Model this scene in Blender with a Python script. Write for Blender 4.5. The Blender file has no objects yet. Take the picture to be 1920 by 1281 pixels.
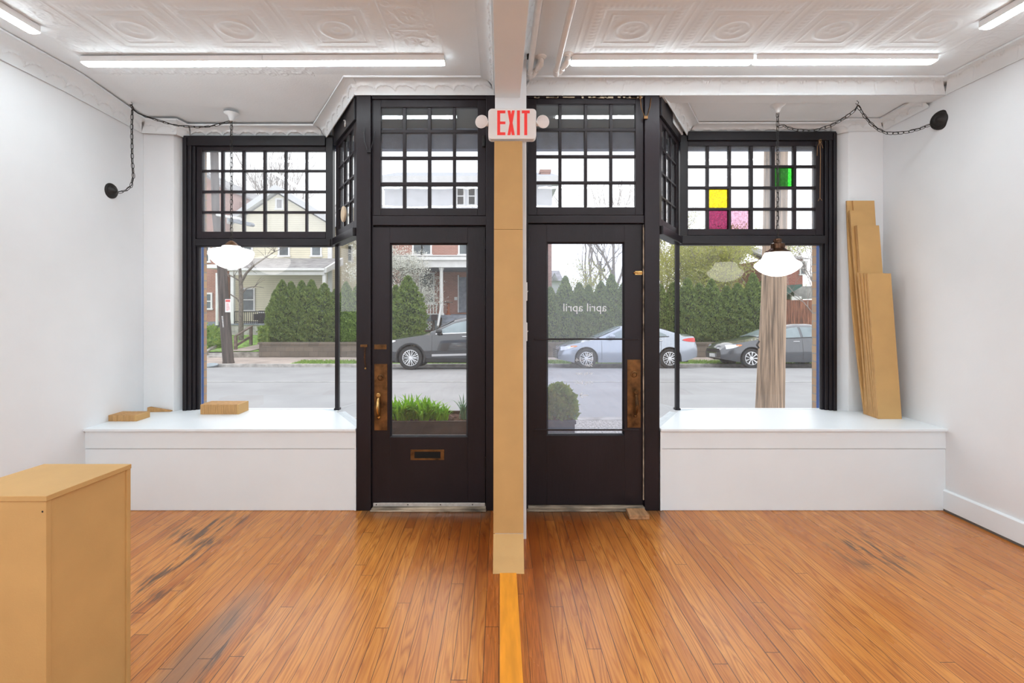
import bpy, bmesh, math, random
import numpy as np
from mathutils import Vector, Matrix

# ------------------------------------------------------------------ camera, sky, exposure
CX, CY, F, H = 937.0, 572.0, 907.0, 1.575      # vanishing point, focal length in pixels, eye height
scene = bpy.context.scene
cam_d = bpy.data.cameras.new('camera'); cam = bpy.data.objects.new('camera', cam_d)
scene.collection.objects.link(cam); scene.camera = cam
cam.location = (0, 0, H); cam.rotation_euler = (math.radians(90), 0, 0)
cam_d.sensor_width = 36.0; cam_d.lens = F / 1920 * 36
cam_d.shift_x = (960 - CX) / 1920; cam_d.shift_y = -(640.5 - CY) / 1920
cam_d.clip_start = 0.05; cam_d.clip_end = 400
world = bpy.data.worlds.new('overcast_sky'); scene.world = world; world.use_nodes = True
nt = world.node_tree; nt.nodes.clear()
wo = nt.nodes.new('ShaderNodeOutputWorld'); bg = nt.nodes.new('ShaderNodeBackground')
tc = nt.nodes.new('ShaderNodeTexCoord'); no = nt.nodes.new('ShaderNodeTexNoise'); rp = nt.nodes.new('ShaderNodeValToRGB')
no.inputs['Scale'].default_value = 1.4; no.inputs['Detail'].default_value = 3
rp.color_ramp.elements[0].position = .3; rp.color_ramp.elements[0].color = (.90, .94, 1, 1)
rp.color_ramp.elements[1].position = .75; rp.color_ramp.elements[1].color = (1, 1, 1, 1)
nt.links.new(tc.outputs['Generated'], no.inputs['Vector']); nt.links.new(no.outputs['Fac'], rp.inputs['Fac'])
nt.links.new(rp.outputs['Color'], bg.inputs['Color']); bg.inputs['Strength'].default_value = 2.1
nt.links.new(bg.outputs['Background'], wo.inputs['Surface'])
vs = scene.view_settings; vs.view_transform = 'Standard'; vs.look = 'None'; vs.exposure = 0.0; vs.gamma = 1.0
vs.use_curve_mapping = False
TUBE_STRENGTH = 30.0        # light given off by the ceiling light diffusers
GLOBE_STRENGTH = 5.0       # light given off by the two glass globes

# ------------------------------------------------------------------ helpers
C = scene.collection
PI = math.pi
def X(px, d): return (px - CX) * d / F
def Z(py, d): return H - (py - CY) * d / F
D = 3.70                                          # distance of the door wall
DB = 4.386                                        # distance of the display windows
def tag(o, label=None, cat=None, group=None, kind=None):
    if label: o['label'] = label
    if cat: o['category'] = cat
    if group: o['group'] = group
    if kind: o['kind'] = kind
    return o
def thing(name, label, cat, loc=(0, 0, 0), group=None, kind=None, rz=0):
    o = bpy.data.objects.new(name, None); C.objects.link(o); o.empty_display_size = .1
    o.location = loc; o.rotation_euler = (0, 0, rz)
    return tag(o, label, cat, group, kind)
def wloc(o):
    v = Vector((0, 0, 0))
    while o is not None: v = v + o.location; o = o.parent
    return v
def copy_tree(o, parent=None):
    c = o.copy(); C.objects.link(c); c.parent = parent
    for ch in list(o.children): copy_tree(ch, c)
    return c
class MB:
    def __init__(s): s.v = []; s.f = []; s.m = []
    def add(s, vs_, fs_, mi=0):
        b = len(s.v); s.v += [tuple(p) for p in vs_]; s.f += [tuple(b + i for i in f) for f in fs_]; s.m += [mi] * len(fs_); return s
    def box(s, x0, x1, y0, y1, z0, z1, mi=0):
        x0, x1 = min(x0, x1), max(x0, x1); y0, y1 = min(y0, y1), max(y0, y1); z0, z1 = min(z0, z1), max(z0, z1)
        v = [(x0,y0,z0),(x1,y0,z0),(x1,y1,z0),(x0,y1,z0),(x0,y0,z1),(x1,y0,z1),(x1,y1,z1),(x0,y1,z1)]
        return s.add(v, [(0,3,2,1),(4,5,6,7),(0,1,5,4),(1,2,6,5),(2,3,7,6),(3,0,4,7)], mi)
    def obox(s, M, sx, sy, sz, mi=0):
        v = [M @ Vector((a*sx/2, b*sy/2, c*sz/2)) for c in (-1,1) for a, b in ((-1,-1),(1,-1),(1,1),(-1,1))]
        return s.add(v, [(0,3,2,1),(4,5,6,7),(0,1,5,4),(1,2,6,5),(2,3,7,6),(3,0,4,7)], mi)
    def bar(s, a, b, w, h, mi=0):                 # box from point a to point b
        a = Vector(a); b = Vector(b); d = (b - a); L = d.length
        if L < 1e-6: return s
        q = d.to_track_quat('X', 'Z').to_matrix().to_4x4()
        return s.obox(Matrix.Translation((a + b) / 2) @ q, L, w, h, mi)
    def poly(s, pts, mi=0): return s.add(pts, [tuple(range(len(pts)))], mi)
    def prism(s, pts, vec, mi=0):                 # polygon pts swept by vec
        n = len(pts); vec = Vector(vec); a = [Vector(p) for p in pts]; b = [p + vec for p in a]
        fs = [tuple(range(n - 1, -1, -1)), tuple(range(n, 2 * n))] + [(i, (i+1) % n, n + (i+1) % n, n + i) for i in range(n)]
        return s.add(a + b, fs, mi)
    def zprism(s, pts2, z0, z1, mi=0): return s.prism([(x, y, z0) for x, y in pts2], (0, 0, z1 - z0), mi)
    def grid(s, P, mi=0, closed=False):
        n, m = len(P), len(P[0]); v = [p for r in P for p in r]; f = []
        for i in range(n - 1):
            for j in range(m if closed else m - 1):
                f.append((i*m+j, i*m+(j+1) % m, (i+1)*m+(j+1) % m, (i+1)*m+j))
        return s.add(v, f, mi)
    def tube(s, pts, r, n=8, mi=0, caps=True, loop=False):
        pts = [Vector(p) for p in pts]; R = r if isinstance(r, (list, tuple)) else [r] * len(pts)
        rings = []; up = None; N = len(pts)
        for i, p in enumerate(pts):
            if loop: t = pts[(i+1) % N] - pts[i-1]
            else: t = pts[min(i+1, N-1)] - pts[max(i-1, 0)]
            t.normalize()
            if up is None: up = t.orthogonal().normalized()
            up = (up - t * up.dot(t))
            up = up.normalized() if up.length > 1e-6 else t.orthogonal().normalized()
            w = t.cross(up)
            rings.append([p + (up * math.cos(2*PI*k/n) + w * math.sin(2*PI*k/n)) * R[i] for k in range(n)])
        if loop: rings.append(rings[0])
        s.grid(rings, mi, closed=True)
        if caps and not loop:
            s.add(rings[0], [tuple(range(n - 1, -1, -1))], mi); s.add(rings[-1], [tuple(range(n))], mi)
        return s
    def lathe(s, prof, M=None, n=24, mi=0):       # profile (r, z) turned about the local z axis
        M = M or Matrix.Identity(4)
        P = [[M @ Vector((r*math.cos(2*PI*k/n), r*math.sin(2*PI*k/n), z)) for k in range(n)] for r, z in prof]
        s.grid(P, mi, closed=True)
        if prof[0][0] > 1e-4: s.add(P[0], [tuple(range(n))], mi)
        if prof[-1][0] > 1e-4: s.add(P[-1], [tuple(range(n))], mi)
        return s
    def disc(s, M, r, n=20, mi=0): return s.poly([M @ Vector((r*math.cos(2*PI*k/n), r*math.sin(2*PI*k/n), 0)) for k in range(n)], mi)
    def build(s, name, mats, parent=None, smooth=False, bevel=0, local=False, seg=2):
        me = bpy.data.meshes.new(name)
        off = Vector((0, 0, 0)) if (parent is None or local) else wloc(parent)
        me.from_pydata([(a - off.x, b - off.y, c - off.z) for a, b, c in s.v], [], s.f)
        if not isinstance(mats, (list, tuple)): mats = [mats]
        for m in mats: me.materials.append(m)
        if len(mats) > 1: me.polygons.foreach_set('material_index', s.m)
        bm = bmesh.new(); bm.from_mesh(me)
        if smooth: bmesh.ops.remove_doubles(bm, verts=bm.verts, dist=1e-5)
        bmesh.ops.recalc_face_normals(bm, faces=bm.faces); bm.to_mesh(me); bm.free()
        o = bpy.data.objects.new(name, me); C.objects.link(o)
        if parent is not None: o.parent = parent
        if smooth:
            me.polygons.foreach_set('use_smooth', [True] * len(me.polygons))
            try: me.set_sharp_from_angle(angle=math.radians(38))
            except Exception: pass
        if bevel:
            b = o.modifiers.new('bevel', 'BEVEL'); b.width = bevel; b.segments = seg; b.limit_method = 'ANGLE'; b.angle_limit = math.radians(40)
        me.update()
        return o
def struct(name, mb, mats, label, cat, parent=None, **k):
    o = mb.build(name, mats, parent, **k)
    return tag(o, label, cat, kind='structure')
def RX(a): return Matrix.Rotation(a, 4, 'X')
def RY(a): return Matrix.Rotation(a, 4, 'Y')
def RZ(a): return Matrix.Rotation(a, 4, 'Z')
def T(x, y, z): return Matrix.Translation((x, y, z))
FRONT = RX(PI / 2)                                # local z axis points to -y (towards the room)

# ------------------------------------------------------------------ materials
class NT:
    def __init__(s, m): s.t = m.node_tree; s.b = s.t.nodes['Principled BSDF']
    def n(s, ty, **k):
        x = s.t.nodes.new(ty)
        for a, b in k.items():
            if a in x.inputs: x.inputs[a].default_value = b
            else: setattr(x, a, b)
        return x
    def l(s, a, b): s.t.links.new(a, b)
    def math(s, op, a, b=None, c=None):
        x = s.t.nodes.new('ShaderNodeMath'); x.operation = op
        for i, v in enumerate((a, b, c)):
            if v is None: continue
            if isinstance(v, (int, float)): x.inputs[i].default_value = v
            else: s.l(v, x.inputs[i])
        return x.outputs[0]
    def mix(s, fac, a, b, blend='MIX'):
        x = s.t.nodes.new('ShaderNodeMixRGB'); x.blend_type = blend
        for i, v in enumerate((fac, a, b)):
            if isinstance(v, (int, float)): x.inputs[i].default_value = v
            elif isinstance(v, tuple): x.inputs[i].default_value = (*v[:3], 1)
            else: s.l(v, x.inputs[i])
        return x.outputs[0]
    def ramp(s, fac, stops):
        x = s.t.nodes.new('ShaderNodeValToRGB'); cr = x.color_ramp
        while len(cr.elements) < len(stops): cr.elements.new(.5)
        for e, (p, c) in zip(cr.elements, stops): e.position = p; e.color = (*c, 1) if isinstance(c, tuple) else (c, c, c, 1)
        s.l(fac, x.inputs[0]); return x.outputs[0]
def mat(name, col, rough=.5, metal=0, vary=.06, scale=20, bump=0, bscale=None, coat=0, spec=.5, stretch=(1, 1, 1), emit=None, es=0, trans=0, alpha=None):
    m = bpy.data.materials.new(name); m.use_nodes = True; t = NT(m); b = t.b
    b.inputs['Roughness'].default_value = rough; b.inputs['Metallic'].default_value = metal
    b.inputs['Coat Weight'].default_value = coat; b.inputs['Specular IOR Level'].default_value = spec
    tcn = t.n('ShaderNodeTexCoord'); mp = t.n('ShaderNodeMapping'); mp.inputs['Scale'].default_value = stretch
    t.l(tcn.outputs['Object'], mp.inputs['Vector'])
    nz = t.n('ShaderNodeTexNoise', Scale=scale, Detail=4.0); t.l(mp.outputs[0], nz.inputs['Vector'])
    lo = tuple(max(0, c * (1 - vary * 1.6)) for c in col); hi = tuple(min(1, c * (1 + vary * 1.6)) for c in col)
    t.l(t.ramp(nz.outputs['Fac'], [(.3, lo), (.7, hi)]), b.inputs['Base Color'])
    if bump:
        n2 = t.n('ShaderNodeTexNoise', Scale=bscale or scale * 3, Detail=5.0); t.l(mp.outputs[0], n2.inputs['Vector'])
        bp = t.n('ShaderNodeBump', Strength=bump, Distance=.01); t.l(n2.outputs['Fac'], bp.inputs['Height']); t.l(bp.outputs[0], b.inputs['Normal'])
    if emit: b.inputs['Emission Color'].default_value = (*emit, 1); b.inputs['Emission Strength'].default_value = es
    return m
def glass_mat(name, tint=(1, 1, 1), rough=0.0, bump=0, f=1.0, ior=1.5, haze=0.0):
    m = bpy.data.materials.new(name); m.use_nodes = True; t = NT(m); t.t.nodes.remove(t.b)
    out = [n for n in t.t.nodes if n.type == 'OUTPUT_MATERIAL'][0]
    tr = t.n('ShaderNodeBsdfTransparent', Color=(*tint, 1)); gl = t.n('ShaderNodeBsdfGlossy', Roughness=rough)
    fr = t.n('ShaderNodeFresnel', IOR=ior); mx = t.n('ShaderNodeMixShader')
    geo = t.n('ShaderNodeNewGeometry'); front = t.math('SUBTRACT', 1.0, geo.outputs['Backfacing'])
    fac = t.math('MULTIPLY', t.math('MULTIPLY', fr.outputs[0], f), front)          # both faces of the pane counted on its front face
    through = tr.outputs[0]
    if haze:                                                                        # pale veil mixed into the panes, imitating an overexposed view
        tl = t.n('ShaderNodeBsdfTranslucent', Color=(.95, .97, 1, 1)); hz = t.n('ShaderNodeMixShader')
        t.l(t.math('MULTIPLY', front, haze), hz.inputs[0]); t.l(tr.outputs[0], hz.inputs[1]); t.l(tl.outputs[0], hz.inputs[2]); through = hz.outputs[0]
    t.l(fac, mx.inputs[0]); t.l(through, mx.inputs[1]); t.l(gl.outputs[0], mx.inputs[2]); t.l(mx.outputs[0], out.inputs[0])
    tcn = t.n('ShaderNodeTexCoord'); nz = t.n('ShaderNodeTexNoise', Scale=6.0 if not bump else 40.0, Detail=2.0); t.l(tcn.outputs['Object'], nz.inputs['Vector'])
    bp = t.n('ShaderNodeBump', Strength=.03 if not bump else bump, Distance=.01); t.l(nz.outputs['Fac'], bp.inputs['Height']); t.l(bp.outputs[0], gl.inputs['Normal'])
    if bump:
        nz2 = t.n('ShaderNodeTexNoise', Scale=60.0, Detail=3.0); t.l(tcn.outputs['Object'], nz2.inputs['Vector'])
        t.l(t.ramp(nz2.outputs['Fac'], [(.35, tuple(c * .75 for c in tint)), (.65, tint)]), tr.inputs['Color'])
    return m
M = {}
M['wall'] = mat('white_wall_paint', (.79, .81, .83), .55, vary=.012, scale=3, bump=.04, bscale=60)
M['ceiling'] = mat('white_ceiling_paint', (.755, .80, .825), .6, vary=.015, scale=3, bump=.10, bscale=70)
M['bench'] = mat('white_satin_paint', (.825, .885, .925), .35, vary=.01, scale=3, bump=.03, bscale=40)
M['void'] = mat('dark_slot', (.004, .004, .004), .9)
M['seam'] = mat('dark_gap', (.12, .11, .10), .9)
M['black'] = mat('black_plum_paint', (.015, .010, .0135), .40, spec=.32, vary=.25, scale=2.2, bump=.12, bscale=45, stretch=(1, 1, .35))
M['black2'] = mat('black_moulding_paint', (.012, .010, .013), .36, spec=.35, vary=.2, scale=3, bump=.10, bscale=45)
M['mdf'] = mat('raw_fibreboard', (.56, .335, .125), .62, vary=.035, scale=5, bump=.05, bscale=180)
M['mdf_edge'] = mat('fibreboard_edge', (.50, .28, .11), .75, vary=.10, scale=60, bump=.1, bscale=200, stretch=(1, 1, .2))
M['brass'] = mat('tarnished_brass', (.15, .072, .024), .42, metal=.7, vary=.45, scale=12, bump=.1, bscale=80)
M['brass_bright'] = mat('polished_brass', (.62, .40, .15), .28, metal=1, vary=.15, scale=25)
M['iron'] = mat('black_iron', (.020, .018, .017), .5, metal=.4, vary=.2, scale=80)
M['bronze'] = mat('dark_bronze', (.09, .045, .025), .22, metal=.8, vary=.3, scale=30)
M['copper'] = mat('brown_copper', (.24, .13, .07), .4, metal=.7, vary=.2, scale=30)
M['white_metal'] = mat('white_enamel', (.82, .82, .82), .35, vary=.01)
M['plastic'] = mat('white_plastic', (.84, .82, .81), .35, vary=.01)
M['lens'] = mat('clouded_lens', (.74, .68, .66), .2, vary=.03)
M['red'] = mat('red_letters', (.90, .045, .04), .35, vary=.03, emit=(1, .05, .04), es=.12)
M['pipe'] = mat('painted_pipe', (.78, .77, .755), .35, vary=.02, bump=.05)
M['raw_wood'] = mat('worn_grey_wood', (.34, .27, .20), .8, vary=.5, scale=14, bump=.5, bscale=40, stretch=(.3, 1, 1))
M['block_wood'] = mat('scrap_wood', (.42, .23, .11), .8, vary=.25, scale=30, bump=.3, stretch=(1, .2, 1))
M['alu'] = mat('brushed_aluminium', (.72, .71, .70), .35, metal=.6, vary=.08, scale=40)
M['twine'] = mat('brown_twine', (.35, .20, .09), .9)
M['glow'] = mat('lit_diffuser', (.9, .9, .9), .4, emit=(.87, .96, 1), es=TUBE_STRENGTH)
M['globe'] = mat('lit_opal_glass', (.9, .9, .9), .15, emit=(1, .95, .90), es=GLOBE_STRENGTH, coat=.4)
M['glass'] = glass_mat('window_glass', f=1.4, haze=.02)
M['glass_side'] = glass_mat('angled_window_glass', f=.4, haze=.02)
M['glass_veiled'] = glass_mat('veiled_window_glass', (.985, .99, 1), rough=.02, f=1.9, haze=.26)
M['glass_tint'] = glass_mat('filmed_door_glass', (.92, .94, 1.0), f=1.8, haze=.15)
M['green_glass'] = glass_mat('green_rippled_glass', (.20, .80, .20), rough=.2, bump=.6)
M['yellow_glass'] = glass_mat('yellow_rippled_glass', (.95, .80, .03), rough=.2, bump=.4)
M['magenta_glass'] = glass_mat('plum_rippled_glass', (.52, .14, .30), rough=.2, bump=.4)
M['pink_glass'] = glass_mat('pale_pink_glass', (.82, .62, .72), rough=.2, bump=.3)
M['blue_trim'] = mat('blue_paint', (.025, .075, .26), .4, vary=.12, scale=8)
M['fascia'] = mat('blue_grey_paint', (.20, .26, .40), .6, vary=.2, scale=6, bump=.2)
M['soffit'] = mat('dark_soffit_paint', (.06, .065, .055), .6, vary=.15, scale=5)
M['sticker'] = mat('white_vinyl', (.92, .92, .92), .6, vary=.01)
_t = NT(M['sticker']); _o = [n for n in _t.t.nodes if n.type == 'OUTPUT_MATERIAL'][0]; _l = _t.n('ShaderNodeBsdfTranslucent', Color=(.95, .95, .95, 1)); _m = _t.n('ShaderNodeMixShader'); _m.inputs[0].default_value = .6
_t.l(_t.b.outputs[0], _m.inputs[1]); _t.l(_l.outputs[0], _m.inputs[2]); _t.l(_m.outputs[0], _o.inputs[0])

def brick_mat(name, c1, c2, mortar, scale=1.0, bw=.21, bh=.075):
    m = bpy.data.materials.new(name); m.use_nodes = True; t = NT(m)
    tcn = t.n('ShaderNodeTexCoord'); sp = t.n('ShaderNodeSeparateXYZ'); t.l(tcn.outputs['Object'], sp.inputs[0])
    cb = t.n('ShaderNodeCombineXYZ'); t.l(t.math('ADD', sp.outputs[0], sp.outputs[1]), cb.inputs[0]); t.l(sp.outputs[2], cb.inputs[1])
    br = t.n('ShaderNodeTexBrick'); t.l(cb.outputs[0], br.inputs['Vector'])
    br.inputs['Scale'].default_value = scale; br.inputs['Brick Width'].default_value = bw; br.inputs['Row Height'].default_value = bh
    br.inputs['Mortar Size'].default_value = .006; br.inputs['Color1'].default_value = (*c1, 1); br.inputs['Color2'].default_value = (*c2, 1); br.inputs['Mortar'].default_value = (*mortar, 1)
    nz = t.n('ShaderNodeTexNoise', Scale=2.5, Detail=4.0); t.l(tcn.outputs['Object'], nz.inputs['Vector'])
    t.l(t.mix(.25, br.outputs['Color'], t.ramp(nz.outputs['Fac'], [(.3, .35), (.7, 1.0)]), 'MULTIPLY'), t.b.inputs['Base Color'])
    bp = t.n('ShaderNodeBump', Strength=.4, Distance=.01); t.l(t.math('SUBTRACT', 1.0, br.outputs['Fac']), bp.inputs['Height']); t.l(bp.outputs[0], t.b.inputs['Normal'])
    t.b.inputs['Roughness'].default_value = .85
    return m
M['brick_tan'] = brick_mat('tan_brick', (.50, .33, .19), (.40, .25, .15), (.30, .27, .23))
M['brick_red'] = brick_mat('red_brick', (.34, .115, .075), (.28, .09, .06), (.34, .24, .20))
M['brick_pale'] = brick_mat('pale_weathered_brick', (.44, .22, .17), (.38, .19, .15), (.42, .33, .29))
M['block'] = brick_mat('stained_wall_blocks', (.20, .165, .13), (.15, .125, .10), (.10, .09, .08), bw=.4, bh=.2)

def siding_mat(name, col):
    m = bpy.data.materials.new(name); m.use_nodes = True; t = NT(m)
    tcn = t.n('ShaderNodeTexCoord'); sp = t.n('ShaderNodeSeparateXYZ'); t.l(tcn.outputs['Object'], sp.inputs[0])
    fr = t.math('FRACT', t.math('MULTIPLY', sp.outputs[2], 1 / .12))
    nz = t.n('ShaderNodeTexNoise', Scale=1.5, Detail=3.0); t.l(tcn.outputs['Object'], nz.inputs['Vector'])
    c = t.ramp(nz.outputs['Fac'], [(.3, tuple(v * .9 for v in col)), (.7, col)])
    t.l(t.mix(t.math('LESS_THAN', fr, .1), c, tuple(v * .55 for v in col)), t.b.inputs['Base Color'])
    bp = t.n('ShaderNodeBump', Strength=.6, Distance=.02); t.l(fr, bp.inputs['Height']); t.l(bp.outputs[0], t.b.inputs['Normal'])
    t.b.inputs['Roughness'].default_value = .6
    return m
M['siding'] = siding_mat('cream_clapboard', (.80, .75, .58))

def floor_mat():
    m = bpy.data.materials.new('heart_pine_floor'); m.use_nodes = True; t = NT(m); W = .067
    tcn = t.n('ShaderNodeTexCoord'); sp = t.n('ShaderNodeSeparateXYZ'); t.l(tcn.outputs['Object'], sp.inputs[0])
    x, y = sp.outputs[0], sp.outputs[1]
    xs = t.math('MULTIPLY', t.math('ADD', x, .004), 1 / W); i = t.math('FLOOR', xs); fx = t.math('FRACT', xs)
    wn = t.n('ShaderNodeTexWhiteNoise', noise_dimensions='1D'); t.l(i, wn.inputs['W'])
    L = 2.6
    ys = t.math('MULTIPLY', t.math('ADD', y, t.math('MULTIPLY', wn.outputs['Value'], 17.3)), 1 / L); j = t.math('FLOOR', ys); fy = t.math('FRACT', ys)
    cb = t.n('ShaderNodeCombineXYZ'); t.l(i, cb.inputs[0]); t.l(j, cb.inputs[1])
    w2 = t.n('ShaderNodeTexWhiteNoise', noise_dimensions='2D'); t.l(cb.outputs[0], w2.inputs['Vector'])
    r = w2.outputs['Value']; sr = t.n('ShaderNodeSeparateXYZ'); t.l(w2.outputs['Color'], sr.inputs[0])
    # growth rings: contour lines of a field stretched along the board
    gv = t.n('ShaderNodeCombineXYZ')
    t.l(t.math('ADD', t.math('MULTIPLY', x, 11.0), t.math('MULTIPLY', r, 91.0)), gv.inputs[0])
    t.l(t.math('MULTIPLY', y, .75), gv.inputs[1]); t.l(t.math('MULTIPLY', sr.outputs[1], 40.0), gv.inputs[2])
    gn = t.n('ShaderNodeTexNoise', Scale=1.0, Detail=2.2, Roughness=.45); t.l(gv.outputs[0], gn.inputs['Vector'])
    rings = t.math('FRACT', t.math('MULTIPLY', gn.outputs['Fac'], 15.0))
    ringc = t.ramp(rings, [(0.0, 1.0), (.25, .35), (.62, 0.0), (.86, .55), (1.0, 1.0)])
    fine = t.n('ShaderNodeTexNoise', Scale=1.0, Detail=4.0); fv = t.n('ShaderNodeCombineXYZ')
    t.l(t.math('MULTIPLY', x, 260.0), fv.inputs[0]); t.l(t.math('MULTIPLY', y, 7.0), fv.inputs[1]); t.l(r, fv.inputs[2]); t.l(fv.outputs[0], fine.inputs['Vector'])
    base = t.ramp(r, [(0, (.52, .178, .032)), (.3, (.62, .235, .045)), (.7, (.70, .29, .062)), (1, (.57, .20, .036))])
    dark = t.ramp(sr.outputs[2], [(0, (.33, .085, .014)), (1, (.47, .14, .024))])
    c = t.mix(t.math('MULTIPLY', ringc, .75), base, dark)
    c = t.mix(.30, c, t.ramp(fine.outputs['Fac'], [(.3, .55), (.7, 1.12)]), 'MULTIPLY')
    # wear and old varnish: darker orange-brown by the doors and the centre line
    big = t.n('ShaderNodeTexNoise', Scale=1.0, Detail=3.0); bv = t.n('ShaderNodeCombineXYZ')
    t.l(t.math('MULTIPLY', x, 6.0), bv.inputs[0]); t.l(t.math('MULTIPLY', y, .9), bv.inputs[1]); t.l(bv.outputs[0], big.inputs['Vector'])
    ax = t.math('ABSOLUTE', t.math('SUBTRACT', x, .10))
    near = t.math('SUBTRACT', 1.0, t.math('SMOOTH_MIN', t.math('DIVIDE', ax, t.math('ADD', .35, t.math('MULTIPLY', t.math('SUBTRACT', y, 2.4), .55))), 1.0, .3))
    door = t.math('MAXIMUM', 0.0, t.math('MINIMUM', 1.0, t.math('DIVIDE', t.math('SUBTRACT', y, 2.15), 1.1)))
    st = t.math('MULTIPLY', t.math('MAXIMUM', 0.0, near), door)
    st = t.math('MULTIPLY', t.math('POWER', st, .55), t.math('MULTIPLY', big.outputs['Fac'], 2.3))
    st = t.math('MINIMUM', st, .92)
    c = t.mix(st, c, t.mix(1.0, c, (.40, .23, .08), 'MULTIPLY'))
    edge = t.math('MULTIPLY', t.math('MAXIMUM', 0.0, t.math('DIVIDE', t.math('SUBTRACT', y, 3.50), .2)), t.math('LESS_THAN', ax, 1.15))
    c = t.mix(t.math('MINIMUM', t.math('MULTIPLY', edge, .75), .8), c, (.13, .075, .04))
    # two dark boards along the centre strip
    strip = t.math('MULTIPLY', t.math('GREATER_THAN', x, -.071), t.math('LESS_THAN', x, .197))
    c = t.mix(t.math('MULTIPLY', strip, .75), c, t.mix(.7, (.50, .13, .02), t.ramp(fine.outputs['Fac'], [(.35, .2), (.65, 1.0)]), 'MULTIPLY'))
    # black water stains on the left
    sv = t.n('ShaderNodeCombineXYZ'); t.l(t.math('MULTIPLY', x, 22.0), sv.inputs[0]); t.l(t.math('MULTIPLY', y, 2.6), sv.inputs[1])
    sn = t.n('ShaderNodeTexNoise', Scale=1.0, Detail=4.0, Roughness=.6); t.l(sv.outputs[0], sn.inputs['Vector'])
    def blob(cx, cy, rx, ry):
        a = t.math('POWER', t.math('DIVIDE', t.math('SUBTRACT', x, cx), rx), 2.0); b = t.math('POWER', t.math('DIVIDE', t.math('SUBTRACT', y, cy), ry), 2.0)
        return t.math('MAXIMUM', 0.0, t.math('SUBTRACT', 1.0, t.math('ADD', a, b)))
    bl = t.math('ADD', blob(-1.92, 2.75, .20, .62), t.math('ADD', blob(-1.30, 2.15, .16, .55), t.math('ADD', blob(-2.05, 3.4, .35, .3), blob(2.35, 3.1, .3, .35))))
    sm = t.math('MULTIPLY', t.ramp(sn.outputs['Fac'], [(.50, 0.0), (.60, 1.0)]), t.math('MINIMUM', bl, .85))
    c = t.mix(sm, c, (.035, .028, .024))
    grey = t.math('MULTIPLY', blob(-1.36, 2.1, .13, .75), .75); c = t.mix(grey, c, (.27, .16, .10))
    gx = t.math('ABSOLUTE', t.math('SUBTRACT', fx, .5)); gw = t.math('ADD', .466, t.math('MULTIPLY', sr.outputs[0], .022))
    gap = t.math('MAXIMUM', t.math('GREATER_THAN', gx, gw), t.math('LESS_THAN', fy, .0013))
    c = t.mix(t.math('MULTIPLY', gap, .9), c, (.05, .022, .01))
    t.l(c, t.b.inputs['Base Color'])
    t.l(t.ramp(big.outputs['Fac'], [(.3, .22), (.7, .34)]), t.b.inputs['Roughness'])
    t.b.inputs['Coat Weight'].default_value = .15; t.b.inputs['Coat Roughness'].default_value = .28; t.b.inputs['Specular IOR Level'].default_value = .4
    bp = t.n('ShaderNodeBump', Strength=.35, Distance=.002)
    hgt = t.math('SUBTRACT', t.math('MULTIPLY', fine.outputs['Fac'], .25), gap); t.l(hgt, bp.inputs['Height']); t.l(bp.outputs[0], t.b.inputs['Normal'])
    return m
M['floor'] = floor_mat()
M['strip'] = mat('orange_varnished_wood', (.78, .29, .018), .30, vary=.10, scale=9, bump=.08, coat=.3, stretch=(3, .4, 1))
# ------------------------------------------------------------------ the room
XL, XR = -3.17, 3.41; YB = -4.2; ZC = 3.255
POSTY = 3.252
mb = MB(); mb.grid([[(XL-.1, YB, 0), (XR+.1, YB, 0)], [(XL-.1, D+.02, 0), (XR+.1, D+.02, 0)]]); mb.box(XL-.1, XR+.1, YB, D+.02, -.1, -.004)
struct('floor', mb, M['floor'], 'glossy orange heart pine floor of narrow boards', 'floor')
tag(MB().box(.0, .098, -4.1, 2.84, .0005, .006).build('floor_strip', M['strip'], bevel=.001), 'orange varnished wooden strip let into the floor, running from the tan column to the foreground', 'floor strip')
def side_wall(x0, x1):                            # solid along the part in view, an invented opening further back to let in light
    q = MB(); q.box(x0, x1, -.9, 4.5, -.2, 3.7); q.box(x0, x1, YB-.2, -4.0, -.2, 3.7); q.box(x0, x1, -4.0, -.9, -.2, .55); q.box(x0, x1, -4.0, -.9, 2.95, 3.7); return q
struct('wall_left', side_wall(XL-.15, XL), M['wall'], 'plain white wall on the left', 'wall')
struct('wall_right', side_wall(XR, XR+.15), M['wall'], 'plain white wall on the right', 'wall')
struct('wall_back', MB().box(XL-.15, XR+.15, YB-.2, YB, -.1, 3.7), M['wall'], 'plain white wall behind the viewer', 'wall')
for nm, xw in (('fill_window_7', XL - .09), ('fill_window_8', XR + .09)):  # invented windows, never in view, added to brighten the room
    q = MB(); q.box(xw - .03, xw + .03, -4.0, -.9, .55, .62); q.box(xw - .03, xw + .03, -4.0, -.9, 2.88, 2.95)
    for yy in (-3.97, -2.97, -1.94, -.93): q.box(xw - .03, xw + .03, yy - .03, yy + .03, .62, 2.88)
    struct(nm, q, M['bench'], 'added unseen white framed side window behind the viewer on the ' + ('left' if xw < 0 else 'right'), 'window')
bs = MB(); bs.prism([(XR, YB, .018), (XR, YB, .165), (XR-.012, YB, .165), (XR-.02, YB, .155), (XR-.02, YB, .018)], (0, D-YB, 0))
bs.box(XR-.018, XR, YB, D, .001, .019, 1)
struct('baseboard_right', bs, [M['bench'], M['seam']], 'white painted baseboard along the right wall', 'baseboard')
struct('baseboard_left', MB().box(XL, XL+.02, YB, D, .001, .165), M['bench'], 'white painted baseboard along the left wall', 'baseboard')

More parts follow.
